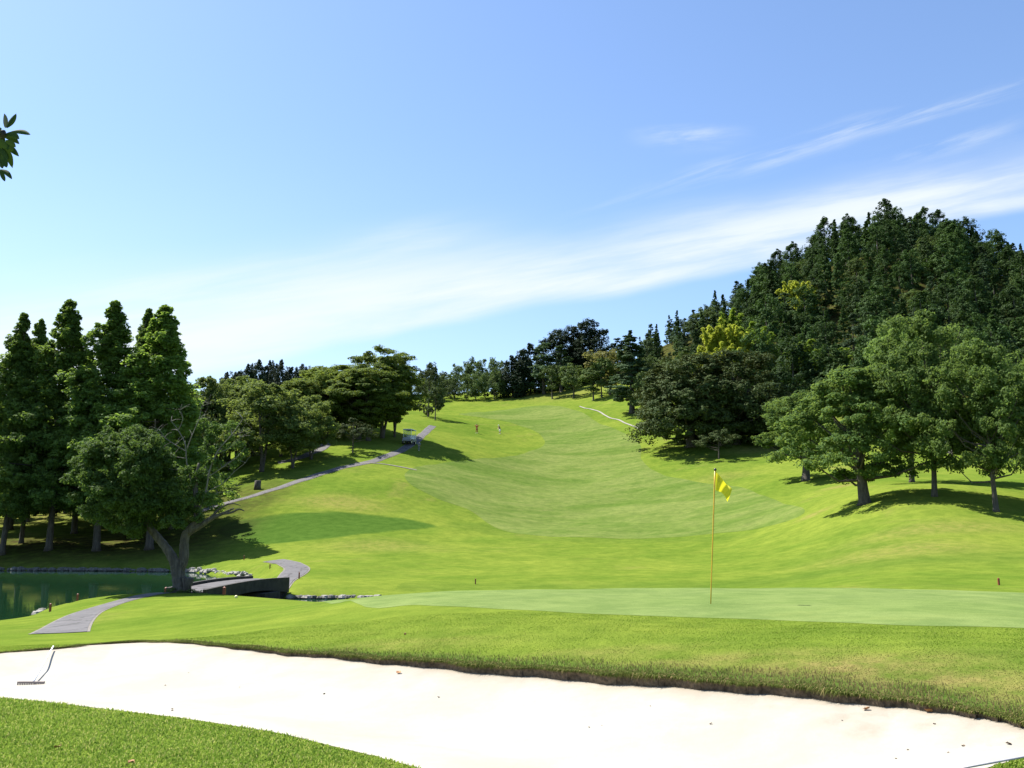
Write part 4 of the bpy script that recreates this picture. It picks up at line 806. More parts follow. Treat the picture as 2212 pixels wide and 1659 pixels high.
# ---------------------------------------------------------------- the forked tree by the bridge
tb = UD(388, 36.0); D0 = 36.0
def wp(u, v, dd=0.0): return np.array(W(u, v, D0 + dd))
root = empty('forked_tree', tb); tag(root, 'old forked tree with dense dark crown and bare grey dead branches at the bridge', 'tree')
tl = np.array(tb)
mb = MB()
def limb(pts, rad, n=9):
    P = smooth_poly([wp(*p) for p in pts], 5, False) - tl; r = np.interp(np.linspace(0, 1, len(P)), np.linspace(0, 1, len(rad)), rad)
    r = r * (1 + 0.06 * np.sin(np.arange(len(P)) * 2.3)); mb.tube(P, r, n)
limb([(390, 1284), (390, 1270), (386, 1245), (382, 1222), (380, 1206)], [.40, .31, .265, .25, .18], 12)
limb([(384, 1235), (374, 1208), (358, 1182), (340, 1160), (315, 1125), (290, 1060)], [.20, .20, .17, .16, .13, .07])
limb([(388, 1235), (397, 1205), (398, 1172), (404, 1150), (424, 1122), (422, 1060), (430, 1000)], [.18, .20, .18, .17, .13, .10, .05])
limb([(405, 1150), (432, 1135), (460, 1118), (480, 1110), (505, 1098)], [.17, .14, .09, .06, .03], 7)
limb([(480, 1110), (500, 1107), (516, 1100), (528, 1104)], [.06, .05, .04, .015], 6)
limb([(455, 1120), (475, 1098), (500, 1088), (520, 1092)], [.06, .05, .03, .012], 6)
mbs = mb; mbs.build('trunk', M['bark_grey'], root, smooth=True)
mb = MB()
for pts, r0 in [([(430, 1100), (445, 1060), (452, 1020), (470, 975), (500, 940), (525, 905)], .10), ([(425, 1080), (405, 1010), (400, 960), (385, 930), (370, 910)], .075), ([(402, 975), (380, 962), (355, 945), (338, 932)], .05),
    ([(400, 990), (375, 985), (350, 968), (330, 955)], .045), ([(404, 970), (415, 940), (430, 905), (435, 880)], .05), ([(450, 1030), (480, 1010), (515, 985), (530, 965)], .055), ([(446, 1062), (480, 1045), (505, 1020), (530, 1000)], .05),
    ([(468, 980), (495, 968), (520, 945)], .04), ([(385, 930), (395, 905), (390, 885)], .03), ([(355, 945), (345, 930), (335, 925)], .025), ([(352, 968), (335, 972), (322, 965)], .02), ([(440, 1085), (470, 1065), (495, 1062), (512, 1050)], .04),
    ([(430, 905), (445, 890), (450, 870)], .02), ([(410, 1010), (380, 1015), (345, 1005)], .03), ([(500, 940), (520, 935), (545, 925)], .02)]:
    limb(pts, [r0 * .42, r0 * .36, r0 * .26, r0 * .12], 6)
    if len(pts) >= 3:
        for q_ in range(5):
            k_ = random.randrange(1, len(pts)); u_, v_ = pts[k_]; du, dv = random.uniform(-22, 22), random.uniform(-20, 4); limb([(u_, v_), (u_ + du * .5, v_ + dv * .5 - 2, .1), (u_ + du, v_ + dv, .2)], [r0 * .2, r0 * .14, .006], 4)
mb.build('dead_branch', M['bark_pale'], root, smooth=True)
def clumps(cs, nleaf, ls, leaf, seed, sub=12, squash=.8):
    rg = np.random.default_rng(seed); Ps = []; Ns = []
    for (u, v, dd, rpx) in cs:
        c = wp(u, v, dd) - tl; r = rpx / F * D0
        S = c + unit(rg.normal(size=(sub, 3))) * r * .6 * np.array([1, 1, squash]); n = int(nleaf * (rpx / 40) ** 2 / sub)
        ctr = np.repeat(S, n, 0); dr = unit(rg.normal(size=(len(ctr), 3)) + [0, 0, .3]); P = ctr + dr * (r * (.20 + .17 * rg.random(len(ctr))))[:, None] * np.array([1, 1, squash])
        Ps.append(P); Ns.append(unit(dr * .7 + [0, 0, .5] + rg.normal(size=P.shape) * .45))
    P = np.vstack(Ps); Nn = np.vstack(Ns); return leafcards(P, Nn, ls * (.6 + .8 * rg.random(len(P))), rg)
rg = np.random.default_rng(5); cs = []
for k in range(95):        # dense left crown
    a_ = rg.random() * 2 * math.pi; q = math.sqrt(rg.random()); 
    u = 268 + 98 * q * math.cos(a_); v = 1036 - 104 * q * math.sin(a_); dp = (1 - q * q) ** .5
    cs.append((u, v, rg.choice([-1, 1]) * dp * 1.9 * (.6 + .4 * rg.random()), rg.uniform(22, 36)))
for k in range(16): cs.append((rg.uniform(225, 345), rg.uniform(925, 975) - 0.0 + abs(rg.normal()) * 5, rg.uniform(-1, 1), rg.uniform(16, 26)))
cs += [(rg.uniform(145, 190), rg.uniform(990, 1080), rg.uniform(-1, 1), rg.uniform(14, 24)) for _ in range(8)]
cs += [(rg.uniform(265, 392), rg.uniform(1060, 1148), rg.uniform(-1.2, 1.2), rg.uniform(18, 28)) for _ in range(34)]
V, Q = clumps(cs, 1150, .115, L['near'], 3); link('crown', mesh_np('crown_left', V, Q, None, [L['near']]), root)
cs = [(400, 1070, 0, 28), (425, 1050, .3, 30), (385, 1045, -.3, 26), (440, 1075, 0, 24), (410, 1100, .2, 26), (390, 1110, -.2, 20), (425, 1025, 0, 26), (450, 1040, .4, 22), (430, 1095, 0, 22), (372, 1020, .3, 24), (355, 1000, .4, 24), (400, 1020, 0, 22), (365, 1045, .2, 20),
    (470, 1000, .3, 20), (455, 1000, 0, 18), (450, 950, .5, 22), (480, 965, .2, 18), (500, 920, .4, 18), (470, 925, .3, 22), (445, 975, .4, 20), (395, 1135, 0, 16), (380, 1090, .3, 22), (510, 1000, .4, 14), (490, 1030, .3, 14), (440, 915, .6, 18), (430, 1120, -.2, 13), (520, 960, .5, 14)]
rg = np.random.default_rng(15); cs += [(rg.normal(412, 26), rg.uniform(1000, 1125), rg.uniform(-.6, .8), rg.uniform(11, 18)) for _ in range(12)] + [(rg.normal(475, 26), rg.uniform(905, 1045), rg.uniform(0, 1), rg.uniform(9, 15)) for _ in range(12)]
V, Q = clumps(cs, 1000, .115, L['near'], 4); link('crown', mesh_np('crown_right', V, Q, None, [L['near']]), root)
# low ivy and dark stump at the foot
V, Q = clumps([(372, 1276, -.3, 14), (392, 1280, -.5, 14), (412, 1279, -.4, 15), (430, 1281, -.3, 12), (445, 1284, -.4, 8), (355, 1281, -.3, 9)], 1500, .07, L['near'], 8, squash=.5)
tag(link('ground_cover', mesh_np('ground_cover', V + tl, Q, None, [L['near']])), 'low dark leafy ground cover round the foot of the forked tree', 'plant', None, 'stuff')
p = wp(404, 1276, -.35); s_ = MB(); s_.tube(np.array([[0, 0, -.35], [0, 0, .1], [.02, 0, .36], [.03, 0, .42]]), [.17, .16, .24, .22], 9)
tag(s_.build('tree_stump', M['bark'], None, tuple(p + [0, 0, .1]), True), 'dark hollow stump leaning against the foot of the forked tree', 'stump')
# stump by the path further up
p = at(556, 1057, 70); s_ = MB(); s_.tube(np.array([[0, 0, -.2], [0, 0, .45], [.03, 0, .95], [.03, 0, 1.0]]), [.44, .36, .36, .30], 10)
tag(s_.build('tree_stump', M['bark'], None, p, True), 'short cut dark tree stump in the sun above the cart path', 'stump')

# ---------------------------------------------------------------- overhanging branch top left
ot = empty('overhanging_tree', (-7.6, 5.2, float(T(np.array([-7.6]), np.array([5.2]))[0]))); tag(ot, 'tree outside the frame whose leafy twig hangs into the top left sky', 'tree')
ol = np.array(ot.location)
s_ = MB(); s_.tube(np.array([[0, 0, -.1], [.02, 0, 1.2], [.1, -.05, 2.4], [.1, -.1, 3.6], [0, 0, 4.8]]), [.17, .13, .11, .08, .03], 9)
P1 = np.array(W(-60, 300, 3.9)) - ol; P2 = np.array(W(4, 300, 3.85)) - ol
s_.tube(smooth_poly([[.1, -.05, 2.4], [1.6, -.3, 2.9], [3.4, -.8, 3.35], P1, P2], 5, False), np.linspace(.05, .006, 21), 7); s_.build('trunk', M['bark'], ot, smooth=True)
lv = [((12, 276), (9, 245), 11), ((14, 276), (35, 245), 13), ((24, 284), (66, 291), 12), ((10, 290), (42, 300), 14), ((8, 295), (42, 311), 12), ((12, 303), (34, 318), 11), ((5, 310), (41, 338), 13), ((5, 318), (27, 363), 16), ((2, 335), (15, 362), 12), ((-4, 335), (6, 364), 12), ((0, 366), (26, 387), 10), ((-2, 368), (11, 392), 10),
      ((-10, 285), (10, 310), 16), ((-12, 300), (14, 335), 16), ((-20, 280), (4, 278), 12), ((-25, 320), (2, 352), 16), ((-8, 282), (14, 292), 12), ((-30, 300), (-50, 260), 12), ((-40, 310), (-70, 340), 14), ((-50, 300), (-90, 280), 14), ((-5, 300), (20, 322), 14), ((-8, 318), (16, 345), 14)]
LV, LQ = [], []; nn_ = 0
for k, (b0, b1, wd) in enumerate(lv):
    dd = 3.85 + 0.06 * math.sin(k * 2.1); p0 = np.array(W(*b0, dd)); p1 = np.array(W(*b1, dd + .03 * math.cos(k))); ax = p1 - p0; ln = np.linalg.norm(ax); ax = ax / ln
    side = unit(np.cross(ax, np.array([.15 * math.sin(k * 3), 1, .35 * math.cos(k * 1.7)]))); nz = np.cross(side, ax); ts = np.linspace(0, 1, 9); hw = wd / F * 3.85 * .5 * np.sin(np.pi * np.clip(ts * .93 + .05, 0, 1)) ** .8 * 1.15; hw[-1] = 0.0004
    cv = nz * 0 + side * 1.0
    for q_, tt_ in enumerate(ts):
        c_ = p0 + ax * ln * tt_ + (np.array([0, 0, 1.0]) * math.sin(math.pi * tt_) * ln * .10 * (1 if b1[1] > 280 and b1[0] > 20 else 0))
        LV += [c_ - side * hw[q_] + nz * hw[q_] * .35, c_, c_ + side * hw[q_] + nz * hw[q_] * .35]
    for q_ in range(8):
        o_ = nn_ + q_ * 3; LQ += [[o_, o_ + 1, o_ + 4, o_ + 3], [o_ + 1, o_ + 2, o_ + 5, o_ + 4]]
    nn_ += 27
o = link('foliage', mesh_np('foliage', np.array(LV) - ol, LQ, None, [L['branch']], None, True), ot)
rg = np.random.default_rng(77); P = np.array([0, 0, 4.6]) + unit(rg.normal(size=(5000, 3))) * (1.7 * rg.random((5000, 1)) ** .5) * [1, 1, .6]; V, Q = leafcards(P, unit(rg.normal(size=P.shape) + [0, 0, .6]), .09 + .05 * rg.random(5000), rg, .45)
link('crown', mesh_np('crown_over', V, Q, None, [L['branch']]), ot)

# ---------------------------------------------------------------- bridge
NL, NRt, FL, FRt = [np.array(p, float) for p in ((-12.75, 36.8), (-11.16, 44.1), (-14.45, 37.6), (-13.05, 44.9))]
zL, zR = CH - 2.60, CH - 2.50
bro = empty('footbridge', (-12.85, 40.9, ZW)); tag(bro, 'low dark concrete bridge carrying the grey path over the creek', 'bridge'); bl = np.array(bro.location)
def slab(name, a0, a1, b0, b1, ztop, zbot, mat, arch=0.0):
    n = 13; V = []; 
    for k in range(n):
        f = k / (n - 1); pa = a0 * (1 - f) + a1 * f; pb_ = b0 * (1 - f) + b1 * f; zt_ = zL * (1 - f) + zR * f + 0.10 * math.sin(math.pi * f)
        zb_ = zt_ + zbot + (arch * (math.sin(math.pi * f)) if arch else 0)
        V += [[*pa, zt_ + ztop], [*pb_, zt_ + ztop], [*pb_, zb_], [*pa, zb_]]
    Q = []
    for k in range(n - 1):
        o = 4 * k; Q += [[o + j, o + (j + 1) % 4, o + 4 + (j + 1) % 4, o + 4 + j] for j in range(4)]
    Q += [[3, 2, 1, 0], [4 * n - 4, 4 * n - 3, 4 * n - 2, 4 * n - 1]]
    return link(name, mesh_np(name, np.array(V) - bl, Q, None, [mat]), bro)
wdir = unit(FL - NL)
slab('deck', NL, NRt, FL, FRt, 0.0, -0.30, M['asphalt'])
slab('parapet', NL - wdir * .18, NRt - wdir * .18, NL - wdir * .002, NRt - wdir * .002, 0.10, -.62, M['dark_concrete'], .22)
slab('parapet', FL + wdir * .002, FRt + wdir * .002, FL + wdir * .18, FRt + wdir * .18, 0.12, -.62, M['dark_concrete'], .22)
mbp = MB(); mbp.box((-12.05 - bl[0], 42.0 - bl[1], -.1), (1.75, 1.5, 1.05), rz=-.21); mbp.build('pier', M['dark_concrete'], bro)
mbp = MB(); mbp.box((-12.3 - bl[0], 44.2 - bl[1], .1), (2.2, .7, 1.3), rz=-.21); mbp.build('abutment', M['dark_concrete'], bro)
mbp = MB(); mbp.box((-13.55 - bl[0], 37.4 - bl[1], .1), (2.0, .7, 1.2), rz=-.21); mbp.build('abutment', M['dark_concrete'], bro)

# ---------------------------------------------------------------- rocks
rockm = []
for k in range(5):
    mbp = MB(); mbp.sphere((0, 0, 0), (1, .8, .62), 9, .13, k); rockm.append((mbp.mesh('rock', M['stone'], False), mbp.mesh('rock_dark', M['stone_dark'], False)))
def rock(x, y, z, s, dark, label, group):
    o = link('rock', rockm[random.randrange(5)][1 if dark else 0], None, (x, y, z)); o.scale = (s, s, s * random.uniform(.8, 1.1)); o.rotation_euler = (0, 0, random.uniform(0, 6.28)); tag(o, label, 'rock', group)
for k in range(17):
    u = 632 + k * 12.5 + random.uniform(-2, 2); s = random.uniform(.17, .26); x, y = pu(u, 43.6 + random.uniform(-.1, .1))
    rock(x, y, ZW + .06, s, k % 3 != 0 and k < 12, 'rounded stone in the row edging the creek behind the green', 'stones edging the creek')
for k in range(34):
    f = k / 33; u = 420 + 127 * f + random.uniform(-3, 3); d = 69.3 - 9 * f; up = random.random() * .5
    x, y = pu(u, d + up); rock(x, y, ZW + .08 + up * .5, random.uniform(.16, .34), False, 'pale broken stone piled on the sunny pond bank', 'pale stones on the pond bank')
for k in range(48):
    u = -10 + k * 9 + random.uniform(-3, 3); x, y = pu(u, float(np.interp(u, [0, 300, 420], [72.6, 71.1, 69.2]))); rock(x, y, ZW + .08, random.uniform(.2, .42), True, 'stone in the shaded row along the far pond edge', 'shaded stones along the far pond edge')
for u, d in [(100, 35.3), (106, 36), (97, 34.8), (103, 35.6)]:
    x, y = pu(u, d); rock(x, y, ZW + .1, .22, False, 'pale stone at the near corner of the pond below the stake', 'stones at the near pond corner')

# ---------------------------------------------------------------- stakes
def stake(u, v, hpx, label, dmin=20, d=None, wd=.06):
    p = UD(u, d) if d else at(u, v, dmin); h = hpx / F * p[1]; mbp = MB(); mbp.box((0, 0, h / 2 - .05), (wd, wd, h + .1)); mbp.add(*_cap(wd, h)); o = mbp.build('marker_stake', M['stake'], None, p)
    tag(o, label, 'stake', 'red brown marker stakes')
def _cap(wd, h):
    a_ = wd / 2 * .999; return np.array([[-a_, -a_, h], [a_, -a_, h], [a_, a_, h], [-a_, a_, h], [0, 0, h + wd * .4]]), None, [[0, 1, 4], [1, 2, 4], [2, 3, 4], [3, 0, 4]]
stake(167, 1291, 14, 'stake on the near lawn beside the pond, halfway to the corner', d=36.5)
stake(108, 1322, 16, 'stake standing by the pale stones at the pond corner', d=32.5)
stake(358, 1276, 13, 'stake just left of the forked tree trunk', d=38.0, wd=.10)
stake(484, 1280, 15, 'stake in front of the bridge parapet', d=35.9, wd=.10)
stake(527, 1210, 9, 'farthest small stake above the pale stones', 50); stake(583, 1228, 9, 'stake on the round lawn inside the path bend', 46)
stake(646, 1250, 13, 'stake at the outer side of the path bend by the bridge end', 42); stake(557, 1247, 6, 'tiny stake at the far parapet of the bridge', d=46.5)
stake(1027, 1262, 11, 'lone stake beyond the green left of the flagstick', 44); stake(2158, 1264, 14, 'lone stake beyond the green near the photo edge', 28)
stake(875, 1371 - 0, 3, 'tiny stub of a stake in the near rough', 8, wd=.02)
stake(868, 955 - 5, 12, 'thin dark stake in the sun behind the golf cart', 100)

# ---------------------------------------------------------------- flagstick
fp = UD(1535, 15.0); fl = empty('flagstick', fp); tag(fl, 'yellow flag on a thin leaning ochre pole standing in the putting green', 'flagstick')
top = np.array(W(1544.5, 1016, 15.05)) - np.array(fp)
mbp = MB(); P = np.linspace(0, 1, 9)[:, None] * top; P[0, 2] = -.05; mbp.tube(P, np.linspace(.0085, .0125, 9)[::1], 8); mbp.build('pole', M['yellow_pole'], fl, smooth=True)
mbp = MB(); mbp.sphere(top + [.004, 0, .012], .026, 10); mbp.build('knob', M['black'], fl, smooth=True)
m, t, b = newmat('flag_cloth'); tcn = t.new('ShaderNodeTexCoord').outputs['Object']
sp_ = t.new('ShaderNodeSeparateXYZ'); t.l.new(tcn, sp_.inputs[0])
def ell(cx, cz, rx, rz): return t.m('ADD', t.m('POWER', t.m('ABSOLUTE', t.m('DIVIDE', t.m('SUBTRACT', sp_.outputs[0], cx), rx)), 2), t.m('POWER', t.m('ABSOLUTE', t.m('DIVIDE', t.m('SUBTRACT', sp_.outputs[2], cz), rz)), 2))
e1 = t.ss(ell(top[0] + .06, top[2] - .16, .022, .05), 1.3, .6); e2 = t.ss(ell(top[0] + .125, top[2] - .24, .022, .035), 1.3, .6)
c = t.mix(t.m('MULTIPLY', t.m('MAXIMUM', e1, e2), .55), (.62, .56, .015), (.26, .25, .02)); t.l.new(c, b.inputs['Base Color']); b.inputs['Roughness'].default_value = .7
tr_ = t.new('ShaderNodeBsdfTranslucent'); tr_.inputs[0].default_value = (.85, .75, .03, 1); mx = t.new('ShaderNodeMixShader'); mx.inputs[0].default_value = .35; t.l.new(b.outputs[0], mx.inputs[1]); t.l.new(tr_.outputs[0], mx.inputs[2]); t.l.new(mx.outputs[0], t.n['Material Output'].inputs[0]); M['flag'] = m
nu, nv = 22, 16; V = []
for j in range(nv):
    for i in range(nu):
        s, q = i / (nu - 1), j / (nv - 1)      # s away from the pole, q down the hoist
        # the cloth hangs: the outer edge droops below the hoist in folds
        x = .008 + (.265 * (1 - q) + .19 * q) * s; z = -.02 - .32 * q * (1 - s) - (.31 * (1 - q) + .51 * q) * s + .05 * q * math.sin(math.pi * s) + .012 * math.sin(s * 9 + q * 3); y = .035 * math.sin(s * 11 + q * 2.5) * (s ** .5)
        V.append([top[0] + x - .012 * q * (1 - s), top[1] + y, top[2] + z])
Q = [[j * nu + i, j * nu + i + 1, (j + 1) * nu + i + 1, (j + 1) * nu + i] for j in range(nv - 1) for i in range(nu - 1)]
link('flag', mesh_np('flag', V, Q, None, [M['flag']], None, True), fl)
# ---------------------------------------------------------------- rakes
def rake(name, h0, h1, head, label, zoff=.03):
    p = [np.array(at(*q, 5)) for q in (h0, h1)]
    for q in p: q[2] = float(zsand(np.array([q[0]]), np.array([q[1]]), np.array([max(0, float(sdist(BUNKER, np.array([q[0]]), np.array([q[1]]))[0]))]))[0])
    r = empty(name, tuple(p[0])); tag(r, label, 'rake', 'bunker rakes'); o = p[0]
    return r, o, p
r, o, p = rake('bunker_rake', (76, 1437), (115, 1392), None, 'white handled rake with a grey head lying at the far left of the sand')
mbp = MB(); pa = np.array([0, 0, .035]); pb_ = np.array(W(115, 1396, at(115, 1401, 5)[1] - .12)) - o; mbp.tube(np.array([pa, (pa + pb_) / 2, pb_]), [.011, .011, .011], 8); mbp.build('handle', M['white'], r, smooth=True)
mbp = MB(); hw = 27.5 / F * p[0][1]; mbp.box((-.03, 0, .022), (hw * 2, .03, .022)); 
for k in range(12): mbp.box((-.03 - hw * .95 + k * hw * 1.9 / 11, -.012, .003), (.010, .014, .02))
mbp.build('head', M['rake'], r)
r2 = empty('bunker_rake', tuple(at(2140, 1652, 4))); o = np.array(r2.location); tag(r2, 'bare white rake handle lying across the near corner of the sand', 'rake', 'bunker rakes')
zz = lambda P: float(zsand(np.array([P[0]]), np.array([P[1]]), np.array([.5]))[0])
def onsand(u, v, lift):
    p = np.array(at(u, v, 3.5)); ed = lambda q: float(sdist(BUNKER, np.array([q[0]]), np.array([q[1]]))[0])
    for _ in range(6):
        e_ = ed(p); p[2] = (float(zsand(np.array([p[0]]), np.array([p[1]]), np.array([e_]))[0]) if e_ > 0 else float(T(np.array([p[0]]), np.array([p[1]]))[0])) + lift
        p[1] = .5 * p[1] + .5 * (p[2] - CH) / el(v); p[0] = W(u, v, p[1])[0]
    return p
pa = onsand(2060, 1663, .035); pb_ = onsand(2212, 1635, .06); pc_ = pb_ + (pb_ - pa) * .8; pc_[2] = float(T(np.array([pc_[0]]), np.array([pc_[1]]))[0]) + .05
mbp = MB(); mbp.tube(np.array([pa - o, (pa + pb_) / 2 - o, pb_ - o, pc_ - o]), [.0065] * 4, 8); mbp.build('handle', M['steel'], r2, smooth=True)
mbp = MB(); mbp.box((0, 0, 0), (.5, .04, .04)); mbp.build('head', M['rake'], r2, tuple(pc_ - o))

# ---------------------------------------------------------------- small litter
def lit(u, v, s, mat, label, grp, sandp=True, dmin=4):
    p = np.array(at(u, v, dmin))
    if sandp: p[2] = zz(p) if sdist(BUNKER, np.array([p[0]]), np.array([p[1]]))[0] > 0 else p[2]
    if sandp:
        for _ in range(3):   # follow the ray down to the lowered sand
            e_ = el(v); p[1] = (p[2] - CH) / e_; p[0] = W(u, v, p[1])[0]; p[2] = float(zsand(np.array([p[0]]), np.array([p[1]]), np.array([max(float(sdist(BUNKER, np.array([p[0]]), np.array([p[1]]))[0]), 0)]))[0])
    V = []; n = 7
    for k in range(n): a_ = k / n * 6.283; rr_ = s * random.uniform(.5, 1.1); V.append([rr_ * math.cos(a_), rr_ * .8 * math.sin(a_), random.uniform(.1, .8) * s])
    V.append([0, 0, .15 * s]); Ft = [[k, (k + 1) % n, n] for k in range(n)]
    V2 = [[a_[0], a_[1], a_[2] + .12 * s] for a_ in V]; Ft2 = [[a_[1] + n + 1, a_[0] + n + 1, a_[2] + n + 1] for a_ in Ft]
    o = link('dry_leaf', mesh_np('dry_leaf', V + V2, None, Ft + Ft2, [mat]), None, tuple(p)); tag(o, label, 'leaf', grp)
for (u, v, s) in [(357, 1480, .018), (408, 1441, .014), (372, 1534, .02), (372, 1537, .016), (518, 1470, .012), (700, 1485, .02), (947, 1508, .02), (1480, 1489, .012), (1272, 1557, .014), (1535, 1565, .02), (1405, 1530, .01), (2080, 1608, .022), (1960, 1605, .012), (1935, 1638, .013), (2020, 1580, .018), (1870, 1540, .012), (2048, 1627, .012), (2180, 1612, .028), (1300, 1557, .01), (1820, 1570, .01)]:
    lit(u, v, s * .75, M['dryleaf2'], 'small dark dry leaf scrap lying on the white sand', 'leaf scraps on the sand')
lit(1872, 1551, .032, M['dryleaf'], 'clump of brown dead grass lying on the sand below the lip', None); lit(2005, 1545, .035, M['dryleaf'], 'smaller brown tuft on the sand near the lip', None); lit(862, 1462, .035, M['dryleaf'], 'pale brown tuft on the sand under the grassy lip', None)
lit(125, 1617, .035, M['dryleaf'], 'orange brown fallen leaf lying in the near grass', None, False); lit(283, 1652, .042, M['dryleaf'], 'tan fallen leaf at the bottom edge of the near grass', None, False)
p = at(510, 1292, 25); mbp = MB(); mbp.sphere((0, 0, .045), .055, 12); tag(mbp.build('marker_ball', M['yellow_ball'], None, p, True), 'small yellow ball marker in the shade right of the forked tree', 'marker')

# ---------------------------------------------------------------- hut
hp = UD(2062, 130); h = empty('hut', hp, R(35)); tag(h, 'small hut with a dark pitched roof half hidden behind the mound trees', 'hut')
mbp = MB(); mbp.box((0, 0, 1.0), (3.2, 2.6, 2.4)); mbp.build('wall', M['wall'], h)
mbp = MB(); mbp.add([[-2.1, -1.8, 2.1], [2.1, -1.8, 2.1], [2.1, 1.8, 2.1], [-2.1, 1.8, 2.1], [-2.1, 0, 3.2], [2.1, 0, 3.2], [-2.1, -1.8, 2.22], [2.1, -1.8, 2.22], [2.1, 1.8, 2.22], [-2.1, 1.8, 2.22]], [[3, 2, 1, 0], [0, 1, 7, 6], [6, 7, 5, 4], [9, 4, 5, 8], [2, 3, 9, 8]], [[0, 6, 4], [0, 4, 9], [0, 9, 3], [1, 5, 7], [1, 8, 5], [1, 2, 8]]); mbp.build('roof', M['roof'], h)
mbp = MB(); mbp.box((.4, -1.33, .8), (.8, .05, 1.8)); mbp.build('door', M['black'], h)
wp_ = UD(2130, 128); h2 = empty('bench', wp_, .2); tag(h2, 'white painted bench seen under the yellow green tree by the hut', 'bench')
mbp = MB(); mbp.box((0, 0, .45), (1.8, .45, .07)); mbp.build('seat', M['white'], h2); mbp = MB(); mbp.box((0, .22, .8), (1.8, .06, .25)); mbp.build('backrest', M['white'], h2)
for sx_ in (-.8, .8): mbp = MB(); mbp.box((sx_, 0, .2), (.08, .4, .42)); mbp.build('leg', M['white'], h2)

# ---------------------------------------------------------------- golf cart
cpnt = at(884, 960, 90); gc = empty('golf_cart', cpnt, R(-12)); tag(gc, 'golf cart with white roof parked on the path in the tree shade', 'golf cart'); gc.scale = (1.2,) * 3
mbp = MB(); mbp.box((0, 0, .42), (1.15, 2.4, .16)); mbp.box((0, -1.0, .66), (1.1, .5, .4), taper=.85); mbp.box((0, .85, .62), (1.12, .75, .35)); mbp.build('body', M['grey'], gc, bevel=.03)
for (z_, y_0) in ((.72, .15), (.78, .85)): mbp = MB(); mbp.box((0, y_0, z_), (1.0, .5, .14)); mbp.box((0, y_0 + .26, z_ + .28), (1.0, .1, .42)); mbp.build('seat', M['white'], gc, bevel=.03)
mbp = MB(); mbp.box((0, .05, 1.9), (1.22, 2.1, .09), taper=.9); mbp.build('roof', M['white'], gc, bevel=.03)
for sx_ in (-.54, .54):
    for sy_ in (-.78, .95): mbp = MB(); mbp.tube(np.array([[sx_, sy_ * 1.05, .6], [sx_, sy_, 1.87]]), .022, 6); mbp.build('post', M['white'], gc)
for sx_ in (-.52, .52):
    for sy_ in (-.85, .8):
        mbp = MB(); mbp.tube(np.array([[sx_ - .1, sy_, .24], [sx_ + .1, sy_, .24]]), .24, 14); wh = mbp.build('wheel', M['black'], gc); mbp = MB(); mbp.tube(np.array([[sx_ - .105, sy_, .24], [sx_ + .105, sy_, .24]]), .12, 10); mbp.build('rim', M['white'], wh)
m, t, b = newmat('windscreen'); b.inputs['Base Color'].default_value = (.6, .7, .7, 1); b.inputs['Transmission Weight'].default_value = .9; b.inputs['Roughness'].default_value = .05
mbp = MB(); mbp.box((0, -.83, 1.45), (1.02, .02, .75), rx=.06); mbp.build('windscreen', m, gc)
mbp = MB(); mbp.tube(np.array([[-.25, -.55, .8], [-.25, -.3, 1.05]]), .02, 6); a_ = np.linspace(0, 6.283, 13); mbp.tube(np.stack([-.25 + .16 * np.cos(a_), -.3 - .05 * np.sin(a_), 1.05 + .14 * np.sin(a_)], 1), .016, 6, False); mbp.build('steering_wheel', M['black'], gc)
for k, (bx, mt) in enumerate(((-.35, 'teal'), (-.1, 'black'), (.15, 'white'), (.38, 'black'))):
    gb = empty('golf_bag', (0, 0, 0)); q = gc.matrix_basis
    gb.matrix_basis = Matrix.Translation(cpnt) @ Matrix.Rotation(R(-12), 4, 'Z') @ Matrix.Translation((bx * 1.2, 1.30 * 1.2, .55 * 1.2))
    mbp = MB(); mbp.tube(np.array([[0, 0, 0], [0, .02, .5], [0, .03, .85]]), [.1, .12, .13], 10); mbp.build('bag_body', M[mt], gb)
    mbp = MB(); [mbp.tube(np.array([[dx, .03, .8], [dx * 1.4, .04, 1.08]]), .02, 5) for dx in (-.06, 0, .06)]; mbp.build('club_heads', M['grey'], gb)
    tag(gb, {'teal': 'teal golf bag standing at the back of the cart', 'white': 'white golf bag standing at the back of the cart', 'black': 'black golf bag standing at the back of the cart'}[mt], 'golf bag', 'golf bags on the cart')

